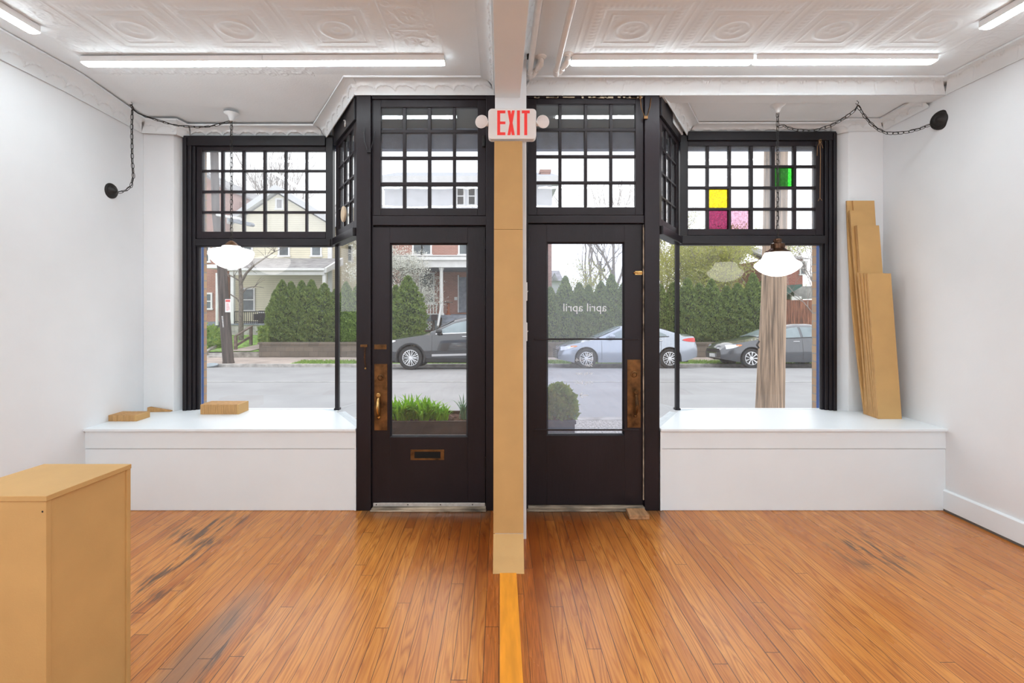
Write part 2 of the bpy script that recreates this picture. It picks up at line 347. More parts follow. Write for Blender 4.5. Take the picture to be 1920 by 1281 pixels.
# ---- pressed tin ceiling with its relief as real geometry
def smooth(a, b, x): t_ = np.clip((x - a) / (b - a), 0, 1); return t_ * t_ * (3 - 2 * t_)
def ridge(x, c, w): return np.exp(-((x - c) / w) ** 2)
def tile(u, v, w=.617):
    m = np.maximum(abs(u), abs(v)); s = np.minimum(abs(u), abs(v)); R = np.hypot(u, v); a = np.arctan2(v, u)
    along = np.where(abs(u) > abs(v), v, u)
    h = .004 * ridge(m, w/2, .004) + .006 * smooth(.285, .262, m)
    h += .006 * ridge(m, .232, .018) * (.7 + .3 * np.cos(along * 2 * PI / .034))
    h -= .006 * smooth(.205, .190, m); h += .006 * ridge(m, .148, .006)
    h += .012 * ridge(R, .098, .014) + .004 * smooth(.07, .03, R) * (.5 + .5 * np.cos(5 * a)) * ridge(R, .045, .02)
    h += .0035 * ridge(R, .03, .012)
    cu, cv = abs(u) - .118, abs(v) - .118
    return h + .003 * ridge(np.hypot(cu, cv), .0, .016)
def scroll(u, v, w=.306):
    R = np.hypot(u, v); a = np.arctan2(v, u); m = np.maximum(abs(u), abs(v))
    h = .004 * ridge(m, w/2, .005) + .006 * ridge(R, .085 + .012 * np.sin(a * 3 + R * 30), .012)
    h += .006 * smooth(.07, .02, R) * (.5 + .5 * np.cos(6 * a + 40 * R)); cu, cv = abs(u) - .11, abs(v) - .11
    h += .005 * ridge(np.hypot(cu, cv), .022, .010)
    h += .0025 * np.sin(u * 160 + 3 * np.sin(v * 90)) * np.sin(v * 150 + 2 * np.sin(u * 70)) * smooth(.15, .12, m)
    return h
st = .0058
gx = np.arange(XL, XR + st, st); gy = np.arange(1.9, 3.70, st)
U, V = np.meshgrid(gx, gy); Hh = np.zeros_like(U)
y1 = 3.256; W_ = .617
yt = ((V - y1) % W_) - W_/2
ml = (U > -2.532) & (U < -.681) & (V < y1); Hh = np.where(ml, tile(((U + .681) % W_) - W_/2, yt), Hh)
mr = (U > .497) & (U < 2.965) & (V < y1); Hh = np.where(mr, tile(((U - .497) % W_) - W_/2, yt), Hh)
bq = .306; yb = ((V - y1) % bq) - bq/2
for x0 in (-.681, -2.838): Hh = np.where((U > x0) & (U < x0 + bq) & (V < y1), scroll(U - x0 - bq/2, yb), Hh)
Hh = np.where((U > -2.838) & (U < -1.35) & (V > y1) & (V < y1 + bq), scroll(((U + 2.838) % bq) - bq/2, V - y1 - bq/2), Hh)
Hh = np.where((U > 2.965) & (U < 3.25) & (V < y1), scroll(U - 2.965 - bq/2, yb) * .6, Hh)
for xe in (-.681, -.376, .497, -2.532, 2.965): Hh += .0025 * ridge(U, xe, .004) * (V < y1 + .02)
Hh += .0012 * np.sin(U * 3.1) * np.sin(V * 4.2)
n, m_ = U.shape; co = np.stack([U, V, ZC - Hh * .62], -1).reshape(-1, 3)
idx = np.arange(n * m_).reshape(n, m_); fc = np.stack([idx[:-1, :-1], idx[1:, :-1], idx[1:, 1:], idx[:-1, 1:]], -1).reshape(-1, 4)
me = bpy.data.meshes.new('ceiling'); me.vertices.add(len(co)); me.vertices.foreach_set('co', co.ravel().astype(np.float32))
me.loops.add(fc.size); me.loops.foreach_set('vertex_index', fc.ravel().astype(np.int32)); me.polygons.add(len(fc))
me.polygons.foreach_set('loop_start', np.arange(0, fc.size, 4, dtype=np.int32)); me.polygons.foreach_set('use_smooth', np.ones(len(fc), dtype=bool))
me.update(calc_edges=True); me.materials.append(M['ceiling'])
ceil = bpy.data.objects.new('ceiling', me); C.objects.link(ceil); tag(ceil, 'white pressed tin ceiling with embossed squares and rings', 'ceiling', kind='structure')
mb = MB(); mb.grid([[(XL, YB, ZC), (XR, YB, ZC)], [(XL, 1.905, ZC), (XR, 1.905, ZC)]])
mb.box(XL-.15, XR+.15, YB-.2, 4.50, 3.60, 3.7)  # unseen slab over the room, put in to block sky light
# display bay ceilings
for z0, z1, pts in ((3.255, 3.15, [(XL, 3.52), (-1.08, 3.52), (-1.08, 3.72), (-1.60, 4.44), (XL, 4.44)]), (3.215, 3.165, [(1.22, 3.68), (XR, 3.68), (XR, 4.44), (1.72, 4.44), (1.22, 3.74)])):
    ya = pts[0][1]
    zz = lambda y: z0 + (z1 - z0) * min(1, (y - ya) / (4.22 - ya))
    bot = [(x, y, zz(y)) for x, y in pts]; mb.prism(bot, (0, 0, .012))
mb.box(1.224, XR, 3.70, 3.835, 3.178, 3.25)
struct('ceiling', mb, M['ceiling'], 'smooth white part of the ceiling over the display bays', 'ceiling')

# ---- cornices: a swept cove with scallop relief
def cornice(name, top, bot, label, style=0, step=.007):
    mb = MB(); T_ = [Vector(p) for p in top]; B_ = [Vector(p) for p in bot]; s0 = 0
    for k in range(len(T_) - 1):
        L = max((T_[k+1] - T_[k]).length, (B_[k+1] - B_[k]).length); n_ = max(2, int(L / step)); rows = []
        dirv = (B_[k+1] - B_[k]).normalized()
        for i in range(n_ + 1):
            f = i / n_; a = T_[k].lerp(T_[k+1], f); b = B_[k].lerp(B_[k+1], f); s = s0 + f * L; row = []
            nrm = (b - a).cross(dirv).normalized()
            if nrm.z > 0: nrm = -nrm
            w = (b - a).length
            NJ = 22
            for j in range(NJ + 1):
                t = j / NJ
                h = .012 * math.exp(-((t - .05) / .035) ** 2) + .012 * math.exp(-((t - .96) / .04) ** 2) - .030 * math.sin(PI * min(1, max(0, (t - .1) / .8))) * (w / .2)
                sc_ = .15; q = (s / sc_) % 1.0
                if style == 0:
                    arc = .40 + .26 * math.sqrt(max(0, 1 - (2 * q - 1) ** 2)); h += .009 * math.exp(-((1 - t - arc + .25) / .035) ** 2)
                    h += .005 * math.exp(-((q - .5) / .05) ** 2) * math.exp(-((t - .62) / .12) ** 2)
                else:
                    h += .008 * math.exp(-((t - .40 - .12 * math.sin(2 * PI * q)) / .05) ** 2) * (.6 + .4 * math.sin(14 * PI * q)) + .003 * math.exp(-((q - .05) / .02) ** 2) * (t > .5)
                row.append(a.lerp(b, t) + nrm * h)
            rows.append(row)
        mb.grid(rows); s0 += L
    o = mb.build(name, M['ceiling'], smooth=True)
    return tag(o, label, 'cornice', kind='structure')
cornice('trim_1', [(-.14, 3.535, ZC), (-1.142, 3.535, ZC), (-1.63, 4.22, 3.156), (-2.72, 4.22, 3.156), (-2.75, 4.12, 3.165), (-3.02, 4.12, 3.17), (-3.02, 3.5, 3.252), (-3.02, 1.2, ZC)],
        [(-.03, 3.70, 3.183), (-1.106, 3.70, 3.183), (-1.58, 4.386, 3.073), (-2.80, 4.386, 3.073), (-2.86, 4.28, 3.085), (XL, 4.28, 3.10), (XL, 3.5, 3.13), (XL, 1.2, 3.15)], 'white embossed cornice round the left display bay and left wall')
cornice('trim_2', [(.25, 3.535, ZC), (3.25, 3.535, ZC), (3.25, 1.2, ZC)], [(.17, 3.70, 3.180), (XR, 3.70, 3.186), (XR, 1.2, 3.19)], 'white embossed cornice over the right door and along the right wall', style=1)
cornice('trim_3', [(1.40, 3.70, 3.215), (1.735, 4.22, 3.172), (2.90, 4.22, 3.175), (3.0, 4.15, 3.18), (3.26, 4.15, 3.18), (3.26, 3.83, 3.20)],
        [(1.24, 3.70, 3.19), (1.707, 4.386, 3.093), (3.0, 4.386, 3.115), (3.09, 4.30, 3.12), (XR, 4.30, 3.13), (XR, 3.83, 3.15)], 'white cornice round the right display bay')
cornice('trim_4', [(-.135, 3.56, ZC), (-.135, 1.2, ZC)], [(-.034, 3.66, 3.17), (-.034, 1.2, 3.17)], 'white embossed cornice along the left side of the beam')
cornice('trim_5', [(.235, 1.2, ZC), (.235, 3.56, ZC)], [(.138, 1.2, 3.17), (.138, 3.66, 3.17)], 'white embossed cornice along the right side of the beam', style=1)
struct('trim_6', MB().box(-.032, .136, YB, POSTY+.02, 2.97, 3.3), M['ceiling'], 'boxed white ceiling beam running towards the viewer', 'beam', bevel=.003)
pz = MB(); pz.box(-.032, .179, POSTY, POSTY+.09, 0.0, 3.27); pz.box(.02, .12, POSTY+.09, D-.02, 0, 3.27)
struct('wall_centre', pz, M['wall'], 'narrow white partition post between the two doors', 'wall', bevel=.002)

# ---- front wall: piers, headers and knee walls
def wbox(name, mb, label): return struct(name, mb, M['wall'], label, 'wall', bevel=.004)
wbox('wall_pier_left', MB().zprism([(XL, 4.30), (-2.90, 4.30), (-2.84, 4.40), (-2.84, 4.47), (XL, 4.47)], .0, 3.6), 'white pier left of the left display window')
wbox('wall_pier_right', MB().zprism([(3.10, 4.30), (XR, 4.30), (XR, 4.47), (3.02, 4.47), (3.02, 4.40)], .0, 3.6), 'white pier right of the right display window, behind the leaning boards')
wbox('wall_header_left', MB().box(-2.84, -1.55, 4.40, 4.46, 3.068, 3.6), 'white header over the left display window')
wbox('wall_header_right', MB().box(1.70, 3.02, 4.40, 4.46, 3.11, 3.6), 'white header over the right display window')
wbox('wall_knee_left', MB().box(-2.84, -1.5, 4.42, 4.50, -.25, .60).zprism([(-1.12, 3.78), (-1.50, 4.42), (-1.50, 4.46), (-1.08, 3.80)], -.25, .55), 'low outer wall under the left shop windows')
wbox('wall_knee_right', MB().box(1.66, 3.02, 4.42, 4.50, -.25, .60).zprism([(1.25, 3.78), (1.66, 4.42), (1.66, 4.46), (1.21, 3.80)], -.25, .55), 'low outer wall under the right shop windows')
wbox('wall_header_angled', MB().zprism([(-1.12, 3.75), (-1.54, 4.42), (-1.50, 4.44), (-1.08, 3.77)], 3.10, 3.6), 'header over the angled left window')
wbox('wall_header_angled', MB().zprism([(1.25, 3.75), (1.70, 4.42), (1.66, 4.44), (1.21, 3.77)], 3.10, 3.6), 'header over the angled right window')
wbox('wall_front', MB().box(-1.12, 1.26, 3.76, 3.80, 3.20, 3.6), 'wall above the two doors')
# entry recess outside the doors
struct('trim_7', MB().zprism([(-1.1, 3.80), (1.24, 3.80), (1.70, 4.46), (-1.55, 4.46)], 3.205, 3.24), M['soffit'], 'dark soffit over the entry recess', 'soffit')
struct('trim_8', MB().box(-3.3, 3.5, 4.50, 4.54, 3.015, 3.9).box(-1.55, 1.70, 4.46, 4.50, 3.015, 3.25), M['fascia'], 'blue grey fascia board above the entry outside', 'fascia')
ex = MB(); ex.zprism([(-1.1, 3.86), (1.24, 3.86), (1.6, 4.5), (-1.5, 4.5)], -.12, -.05)
struct('floor_entry', ex, mat('entry_concrete', (.42, .41, .39), .9, vary=.15, scale=9, bump=.3), 'concrete floor of the entry recess', 'floor')

for nm, sx, lab, e0, e1 in (('trim_9', -1, 'left', 4.452, 4.515), ('trim_10', 1, 'right', 4.452, 4.535)):
    xb = X(381, 4.46) if sx < 0 else X(1532, 4.46)
    q = MB(); q.box(xb, xb + sx * .45, 4.472, e1 + .03 * 0 + .0, -.3, 3.9)
    struct(nm, q, M['brick_tan'], f'tan brick pier outside the {lab} display window', 'pier')
    q = MB(); xi = X(376, 4.44) if sx < 0 else X(1537.5, 4.44)
    q.box(xi, xb - sx * .0 , 4.43, 4.47, .62, 3.0)
    struct(nm.replace('9', '11').replace('10', '12') if 0 else ('trim_11' if sx < 0 else 'trim_12'), q, M['blue_trim'], f'blue painted outer edge of the {lab} display window frame', 'trim')
    xg = X(375, 4.42) if sx < 0 else X(1538.5, 4.42)
    struct('trim_13' if sx < 0 else 'trim_14', MB().box(xg, xg - sx * .006, 4.405, 4.43, .62, 2.1), M['sticker'], f'white bead beside the glass of the {lab} display window', 'trim')

# ------------------------------------------------------------------ benches
def bench(name, sgn, x_wall, x_jamb, corner, backx, label):
    t = thing(name, label, 'display bench', ((x_wall + x_jamb) / 2, D, 0), kind=None)
    jy = 3.72
    px_ = -2.845 if sgn < 0 else 3.025; py_ = -2.905 if sgn < 0 else 3.105
    top = [(x_wall, D - .022), (x_jamb, D - .022), (x_jamb, jy), (corner[0], corner[1]), (backx, 4.37), (px_, 4.37), (py_, 4.298), (x_wall, 4.298)]
    MB().zprism(top, .610, .632).build('bench_top', M['bench'], t, bevel=.004)
    MB().box(x_wall, x_jamb, D - .004, D + .02, .477, .610).build('upper_panel', M['bench'], t, bevel=.001)
    MB().box(x_wall, x_jamb, D - .001, D + .02, .004, .473).build('lower_panel', M['bench'], t, bevel=.001)
    MB().box(x_wall, x_jamb, D + .006, D + .03, .470, .480).build('shadow_gap', M['seam'], t)
    MB().box(x_jamb - sgn * .0, x_jamb + sgn * .012, D - .008, D + .02, .004, .61).build('edge_strip', M['bench'], t, bevel=.001)
    return t
bench('display_bench', -1, XL, X(668, D), (-1.45, 4.29), -1.60, 'white boxed display bench under the left shop window, a block of upright boards on it')
bench('display_bench', 1, XR, X(1237.5, D), (1.58, 4.29), 1.76, 'white boxed display bench under the right shop window, tall boards leaning on it')
for s_, pts in ((-1, [(-1.115, 3.77), (-1.49, 4.37), (-1.42, 4.44), (-1.02, 3.80)]), (1, [(1.235, 3.77), (1.625, 4.37), (1.56, 4.44), (1.14, 3.80)])):
    struct('trim_15' if s_ < 0 else 'trim_16', MB().zprism(pts, .56, .600), mat('pale_sill_paint', (.62, .68, .72), .5), 'pale outer sill of the angled %s window' % ('left' if s_ < 0 else 'right'), 'sill')

# ------------------------------------------------------------------ windows
def sash(par, fn, cols, rows, u0, u1, z0, z1, depth, mut=.016, glass=None, special={}, name='sash'):
    # fn(u, n, z) -> world point ; cols, rows: pane openings
    fr = MB(); tn = depth
    def bx(a0, a1, b0, b1, n0, n1, mb=fr, mi=0):
        v = [fn(a, n_, z) for z in (b0, b1) for a, n_ in ((a0, n0), (a1, n0), (a1, n1), (a0, n1))]
        mb.add(v, [(0,3,2,1),(4,5,6,7),(0,1,5,4),(1,2,6,5),(2,3,7,6),(3,0,4,7)], mi)
    bx(u0, cols[0][0], z0, z1, 0, tn); bx(cols[-1][1], u1, z0, z1, 0, tn)
    bx(cols[0][0], cols[-1][1], z0, rows[0][0], 0, tn); bx(cols[0][0], cols[-1][1], rows[-1][1], z1, 0, tn)
    for a, b in zip(cols[:-1], cols[1:]): bx(a[1], b[0], rows[0][0], rows[-1][1], .008, tn - .006)
    for a, b in zip(rows[:-1], rows[1:]): bx(cols[0][0], cols[-1][1], a[1], b[0], .006, tn - .008)
    o = fr.build(name, M['black'], par, bevel=.003)
    gl = MB(); g0, g1 = tn * .5, tn * .5 + .004; sp = {}
    for ci, (a, b) in enumerate(cols):
        for ri, (c, d_) in enumerate(rows):
            key = (ci, ri)
            if key in special:
                q = MB(); bx(a, b, c, d_, g0, g1, q); w = q.build('coloured_pane', M[special[key][0]], par); tag(w, special[key][1])
            else: bx(a, b, c, d_, g0, g1, gl)
    gl.build('panes', glass or M['glass_veiled'], par)
    return o
def PX(a, d): return [(X(p, d), X(q, d)) for p, q in a]
def PZ(a, d): return sorted([(Z(q, d), Z(p, d)) for p, q in a])
flat = lambda y: (lambda u, n_, z: (u, y + n_, z))

# left display window
dW = DB - .02
w1 = thing('window_1', 'large black framed shop window on the left with a gridded transom', 'window', (-2.15, DB, .63), kind='structure')
sash(w1, flat(dW - .02), PX([(381.3,415.4),(419.9,454.9),(459.4,494.4),(499,534),(538,573),(577,612)], dW), PZ([(284,319),(322.7,357.7),(362,396.3),(400.4,435)], dW), X(371, dW), X(620, dW), Z(448, dW), Z(276, dW), .05, name='transom_sash')
fr = MB()
for a, b, y0, y1 in ((350, 357, -.06, .06), (357, 364, -.045, .05), (364, 370, -.03, .03), (370, 375, -.012, .018)): fr.box(X(a, dW), X(b, dW), dW + y0, dW + y1, .632, Z(264, dW) + .01)
fr.box(X(350, dW), X(613, dW), dW - .05, dW + .05, Z(276, dW), Z(262, dW) + .02)
fr.box(X(372, dW), X(622, dW), dW - .045, dW + .05, Z(461.5, dW), Z(449, dW)); fr.box(X(364, dW), X(622, dW), dW - .02, dW + .05, Z(463, dW), Z(461, dW))
fr.box(X(613, dW), X(626, dW), dW - .03, dW + .04, Z(462, dW), Z(262, dW) + .03)
fr.build('window_frame', M['black2'], w1, bevel=.003)
MB().box(X(374, DB), X(628, DB), DB, DB + .006, .634, Z(461, DB)).build('glass', M['glass'], w1)
MB().box(X(374, DB), X(628, DB), DB - .01, DB + .03, .60, .634).build('window_sill', M['bench'], w1)
# right display window
w4 = thing('window_4', 'large black framed shop window on the right, some coloured panes in its transom', 'window', (2.3, DB, .63), kind='structure')
sash(w4, flat(dW - .02), PX([(1288.7,1323.7),(1328.8,1365),(1370,1405),(1411,1445.5),(1452,1486.4),(1492,1527)], dW), PZ([(275,310.5),(315,350),(355,390),(395,430)], dW), X(1279, dW), X(1541, dW), Z(442, dW), Z(266, dW), .05, name='transom_sash',
     special={(4, 2): ('green_glass', 'rippled green glass pane'), (1, 1): ('yellow_glass', 'bright yellow glass pane'), (1, 0): ('magenta_glass', 'plum coloured glass pane'), (2, 0): ('pink_glass', 'pale pink glass pane')})
fr = MB()
for a, b, y0, y1 in ((1538.5, 1543, -.012, .018), (1543, 1549, -.03, .03), (1549, 1555, -.045, .05), (1555, 1561, -.06, .06)): fr.box(X(a, dW), X(b, dW), dW + y0, dW + y1, .632, Z(255, dW) + .01)
fr.box(X(1286, dW), X(1561, dW), dW - .05, dW + .05, Z(266, dW), Z(256, dW) + .03)
fr.box(X(1276, dW), X(1541, dW), dW - .045, dW + .05, Z(458, dW), Z(443, dW)); fr.box(X(1276, dW), X(1541, dW), dW - .02, dW + .05, Z(460, dW), Z(457, dW))
fr.box(X(1273, dW), X(1286, dW), dW - .03, dW + .04, Z(458, dW), Z(257, dW) + .04)
fr.build('window_frame', M['black2'], w4, bevel=.003)
MB().box(X(1275, DB), X(1540, DB), DB, DB + .006, .634, Z(458, DB)).build('glass', M['glass'], w4)
MB().box(X(1275, DB), X(1540, DB), DB - .01, DB + .03, .60, .634).build('window_sill', M['bench'], w4)
# angled side windows
def angled(name, A, B, label, zt, zb, hd):
    A = Vector((*A, 0)); B = Vector((*B, 0)); u = (B - A).normalized(); L = (B - A).length
    nr = Vector((-u.y, u.x, 0))
    if (nr.x > 0) != (A.x < 0): nr = -nr                          # outwards from the bay
    fn = lambda a, n_, z: A + u * a + nr * n_ + Vector((0, 0, z))
    w = thing(name, label, 'window', (A + B) / 2 + Vector((0, 0, .63)), kind='structure')
    ph = (zt - zb); st_ = .085; cw = (L - 2 * st_ - 2 * .022) / 3; rh = (ph - 3 * .018) / 4
    cols = [(st_ + k * (cw + .022), st_ + k * (cw + .022) + cw) for k in range(3)]; rows = [(zb + k * (rh + .018), zb + k * (rh + .018) + rh) for k in range(4)]
    sash(w, fn, cols, rows, .0, L, zb - .06, zt + .035, .045, name='transom_sash')
    def bx(mb, a0, a1, b0, b1, n0, n1):
        v = [fn(a, n_, z) for z in (b0, b1) for a, n_ in ((a0, n0), (a1, n0), (a1, n1), (a0, n1))]
        mb.add(v, [(0,3,2,1),(4,5,6,7),(0,1,5,4),(1,2,6,5),(2,3,7,6),(3,0,4,7)])
    fr = MB(); bx(fr, 0, L, zt + .035, hd, -.02, .06); bx(fr, 0, L, zb - .130, zb - .065, -.03, .06); bx(fr, 0, L, zb - .066, zb - .06, .0, .05)
    fr.build('window_frame', M['black2'], w, bevel=.003)
    g = MB(); bx(g, 0.01, L, .633, zb - .128, .02, .026); g.build('glass', M['glass_side'], w)
    p = MB(); c = fn(L, .012, 0); p.box(c.x - .016, c.x + .016, c.y - .012, c.y + .03, .632, zb - .10); p.box(c.x - .024, c.x + .024, c.y - .016, c.y + .034, .632, .65); p.build('corner_post', M['black2'], w, bevel=.002)
    return w, fn
w2, fn2 = angled('window_2', (-1.105, 3.735), (-1.47, 4.335), 'narrow angled shop window between the left display window and the left door', 2.968, 2.237, 3.18)
w3, fn3 = angled('window_3', (1.232, 3.735), (1.605, 4.335), 'narrow angled shop window between the right door and the right display window', 3.00, 2.25, 3.20)

# ------------------------------------------------------------------ door surround, transoms and doors
sur = MB()
sur.box(X(668, D), X(695, D), D, D + .10, 0, 3.19); sur.box(X(695, D), X(698, D), D + .03, D + .10, 0, 3.17)
sur.box(X(911, D), X(940, D), D + .0, D + .10, 0, 3.19); sur.box(X(900, D), X(916, D), D + .08, D + .10, 0, 3.19); sur.box(X(692, D), X(706, D), D + .08, D + .10, 0, 3.19); sur.box(X(697, D), X(912, D), D + .005, D + .09, Z(185, D), 3.19)
sur.box(X(697, D), X(912, D), D + .015, D + .09, Z(422, D), Z(404, D)); sur.box(X(697, D), X(912, D), D + .06, D + .09, Z(428, D), Z(421, D))
struct('trim_17', sur, M['black'], 'black painted frame round the left door', 'door frame', bevel=.004)
sur = MB()
sur.box(X(1209, D), X(1237, D), D, D + .10, 0, 3.19); sur.box(X(1197, D), X(1213, D), D + .08, D + .10, 0, 3.19); sur.box(X(940, D), X(990, D), D + .01, D + .10, 0, 3.19)
sur.box(X(988, D), X(1209, D), D + .005, D + .09, Z(182, D), 3.185); sur.box(X(988, D), X(1209, D), D + .015, D + .09, Z(418, D), Z(403, D)); sur.box(X(988, D), X(1209, D), D + .06, D + .09, Z(424, D), Z(417, D))
struct('trim_18', sur, M['black'], 'black painted frame round the right door', 'door frame', bevel=.004)
struct('trim_19', MB().box(X(1206.5, D), X(1208, D), D + .006, D + .02, .08, Z(421, D)), M['raw_wood'], 'bare wood line beside the right door', 'trim')
w5 = thing('window_5', 'sixteen pane black transom window above the left door', 'window', (-.53, D, 2.3), kind='structure')
sash(w5, flat(D + .02), PX([(714.7,755),(761.6,802),(808.6,849),(855,895.6)], D+.03), PZ([(202,244),(250,293.5),(299,342),(348.5,391)], D+.03), X(698, D), X(911, D), Z(403.5, D), Z(185, D), .045, name='transom_sash', mut=.02)
w6 = thing('window_6', 'sixteen pane black transom window above the right door with flaking paint', 'window', (.66, D, 2.3), kind='structure')
sash(w6, flat(D + .02), PX([(1005.8,1047.3),(1053,1095.4),(1101,1143),(1148.5,1191)], D+.03), PZ([(196,241),(246.5,290.7),(296,340),(345,389)], D+.03), X(990, D), X(1208, D), Z(402.5, D), Z(182, D), .045, name='transom_sash', mut=.02)
# flaking edge above the right transom
fl = MB(); rnd = random.Random(4)
for k in range(26):
    a = rnd.uniform(992, 1200); fl.box(X(a, D), X(a + rnd.uniform(3, 14), D), D + .001, D + .006, Z(183, D) - rnd.uniform(0, .004), Z(181, D))
struct('trim_20', fl, mat('bare_flaked_paint', (.45, .38, .28), .9), 'flaked paint edge above the right transom', 'trim')

DY = D + .03
def door(name, x0, x1, z1, gx0, gx1, gz0, gz1, label, glass, z0=.05):
    t = thing(name, label, 'door', ((x0 + x1) / 2, DY, 0), kind='structure')
    lf = MB(); th = .045
    lf.box(x0, gx0, DY, DY + th, z0, z1); lf.box(gx1, x1, DY, DY + th, z0, z1)
    lf.box(gx0, gx1, DY, DY + th, gz1, z1); lf.box(gx0, gx1, DY, DY + th, z0, gz0)
    o = lf.build('door_leaf', M['black'], t, bevel=.002)
    st_ = MB(); k = .012                                         # sloping glazing moulding
    for a, b in (((gx0, gz0), (gx0, gz1)), ((gx0, gz1), (gx1, gz1)), ((gx1, gz1), (gx1, gz0)), ((gx1, gz0), (gx0, gz0))):
        c = Vector(((gx0 + gx1) / 2, 0, (gz0 + gz1) / 2))
        def inn(p): return (p[0] + (k if p[0] < c.x else -k), p[1] + (k if p[1] < c.z else -k))
        ai, bi = inn(a), inn(b)
        st_.add([(a[0], DY, a[1]), (b[0], DY, b[1]), (bi[0], DY + .016, bi[1]), (ai[0], DY + .016, ai[1]), (ai[0], DY + .03, ai[1]), (bi[0], DY + .03, bi[1])], [(0, 1, 2, 3), (3, 2, 5, 4)])
    st_.build('glazing_bead', M['black2'], t)
    MB().box(gx0 + .008, gx1 - .008, DY + .020, DY + .026, gz0 + .008, gz1 - .008).build('glass', glass, t)
    return t
d1 = door('door_1', X(698.5, DY), X(910, DY), Z(426, DY), X(731, DY), X(877, DY), Z(820, DY), Z(456, DY), 'black half glazed left door with a brass mail slot', M['glass'], z0=.05)
d2 = door('door_2', X(990, DY), X(1205.5, DY), Z(421, DY), X(1025, DY), X(1171, DY), Z(817, DY), Z(454, DY), 'black half glazed right door with white lettering on its glass', M['glass_tint'], z0=.034)
def hardware(t, x0, x1, z0, z1, cylz, hz0, hz1, hx, sub):
    pl = MB().box(x0, x1, DY - .004, DY, z0, z1).build('handle_plate', M['brass'], t, bevel=.0015)
    tag(pl, 'tarnished brass plate')
    c = MB(); cx_ = (x0 + x1) / 2
    c.lathe([(.024, 0), (.024, .006), (.019, .010), (.019, .004), (.013, .004), (.012, .016), (0, .016)], T(cx_, DY - .004, cylz) @ FRONT, 20); c.build('lock_cylinder', M['brass'], pl, smooth=True)
    g = MB(); n_ = 12
    pts = [(hx, DY - .006 - .045 * math.sin(PI * min(1, k / n_ * 1.02)) ** .6, hz1 - (hz1 - hz0) * k / n_) for k in range(n_ + 1)]
    g.tube(pts, [.007 + .006 * math.sin(PI * k / n_) for k in range(n_ + 1)], 10)
    g.lathe([(.015, 0), (.014, .006), (.008, .012), (0, .013)], T(hx, DY - .004, hz0 - .005) @ FRONT, 16)
    hd = g.build('door_handle', M['brass_bright'] if sub else M['brass'], pl, smooth=True)
    k = MB(); k.lathe([(0, .03), (.014, .03), (.018, .026), (.016, .022), (.008, .018), (.007, 0)], T(hx, DY - .004, hz1 + .012) @ FRONT, 18)
    k.build('thumb_piece', M['brass_bright'] if sub else M['brass'], pl, smooth=True)
    s = MB()
    for dx in (.012, -.012):
        for zz in (z0 + .012, z1 - .012): s.lathe([(.0035, 0), (.003, .0015), (0, .002)], T((x0 if dx > 0 else x1) + dx, DY - .004, zz) @ FRONT, 8)
    s.build('screw', M['brass'], pl, smooth=True)
hardware(d1, X(702, DY), X(726.3, DY), Z(807, DY), Z(682.5, DY), Z(708, DY), Z(781, DY), Z(743, DY), X(711, DY), True)
hardware(d2, X(1176, DY), X(1201, DY), Z(802, DY), Z(674.5, DY), Z(702, DY), Z(778, DY), Z(737, DY), X(1191, DY), False)
ms = MB(); x0, x1, z0, z1 = X(770, DY), X(833, DY), Z(862.5, DY), Z(843, DY)
ms.box(x0, x1, DY - .006, DY, z1 - .016, z1); ms.box(x0, x1, DY - .006, DY, z0, z0 + .014); ms.box(x0, x0 + .03, DY - .0055, DY, z0 + .0145, z1 - .0165); ms.box(x1 - .028, x1, DY - .0055, DY, z0 + .0145, z1 - .0165)
msl = ms.build('mail_slot', M['brass'], d1, bevel=.001); tag(msl, 'brass mail slot frame')
MB().box(x0 + .028, x1 - .026, DY - .002, DY - .0005, z0 + .0145, z1 - .0165).build('slot_shade', M['void'], msl)  # black plate standing in for the shade inside the slot
k = MB().box(X(702, DY), X(725, DY), DY - .005, DY, Z(655, DY), Z(646, DY)).box(X(705, DY), X(722, DY), DY - .010, DY - .004, Z(653, DY), Z(648, DY)); kp = k.build('chain_keeper', M['brass'], d1, bevel=.001)
MB().box(X(700, DY), X(909.5, DY), DY - .006, DY, .024, .050).build('door_sweep', M['alu'], d1, bevel=.001)
sc_ = MB()
for p in (706, 765, 826, 886): sc_.lathe([(.005, 0), (.004, .0015), (0, .002)], T(X(p, DY), DY - .006,   .037) @ FRONT, 8)
sc_.build('screw', M['iron'], d1)
hg = MB()
for py in (455, 560, 870): hg.lathe([(.007, -.05), (.007, .05)], T(X(909.5, D), D + .015, Z(py, D)), 8)
hg.build('hinge', M['black2'], d1, smooth=True)
hg = MB()
for py in (455, 665, 870): hg.lathe([(.007, -.05), (.007, .05)], T(X(991, D), D + .015, Z(py, D)), 8)
hg.build('hinge', M['black2'], d2, smooth=True)
for py, h_ in ((636, .012), (806, .012)):
    q = MB(); q.box(X(1001, DY), X(1197, DY), DY - .008, DY - .0005, Z(py, DY) - h_/2, Z(py, DY) + h_/2)
    q.build('cross_bar', M['black'], d2, bevel=.002)
bo = MB(); bo.box(X(1190, DY), X(1203, DY), DY - .012, DY, Z(515.5, DY), Z(508.5, DY)); bo.tube([(X(1187.5, DY), DY - .011, Z(512, DY)), (X(1210, DY), DY - .011, Z(512, DY))], .006, 8); bo.lathe([(.005, 0), (.008, .008), (0, .012)], T(X(1196, DY), DY - .014, Z(512, DY)) @ FRONT, 10)
tag(bo.build('slide_bolt', M['brass_bright'], d2, smooth=True), 'bright brass slide bolt')

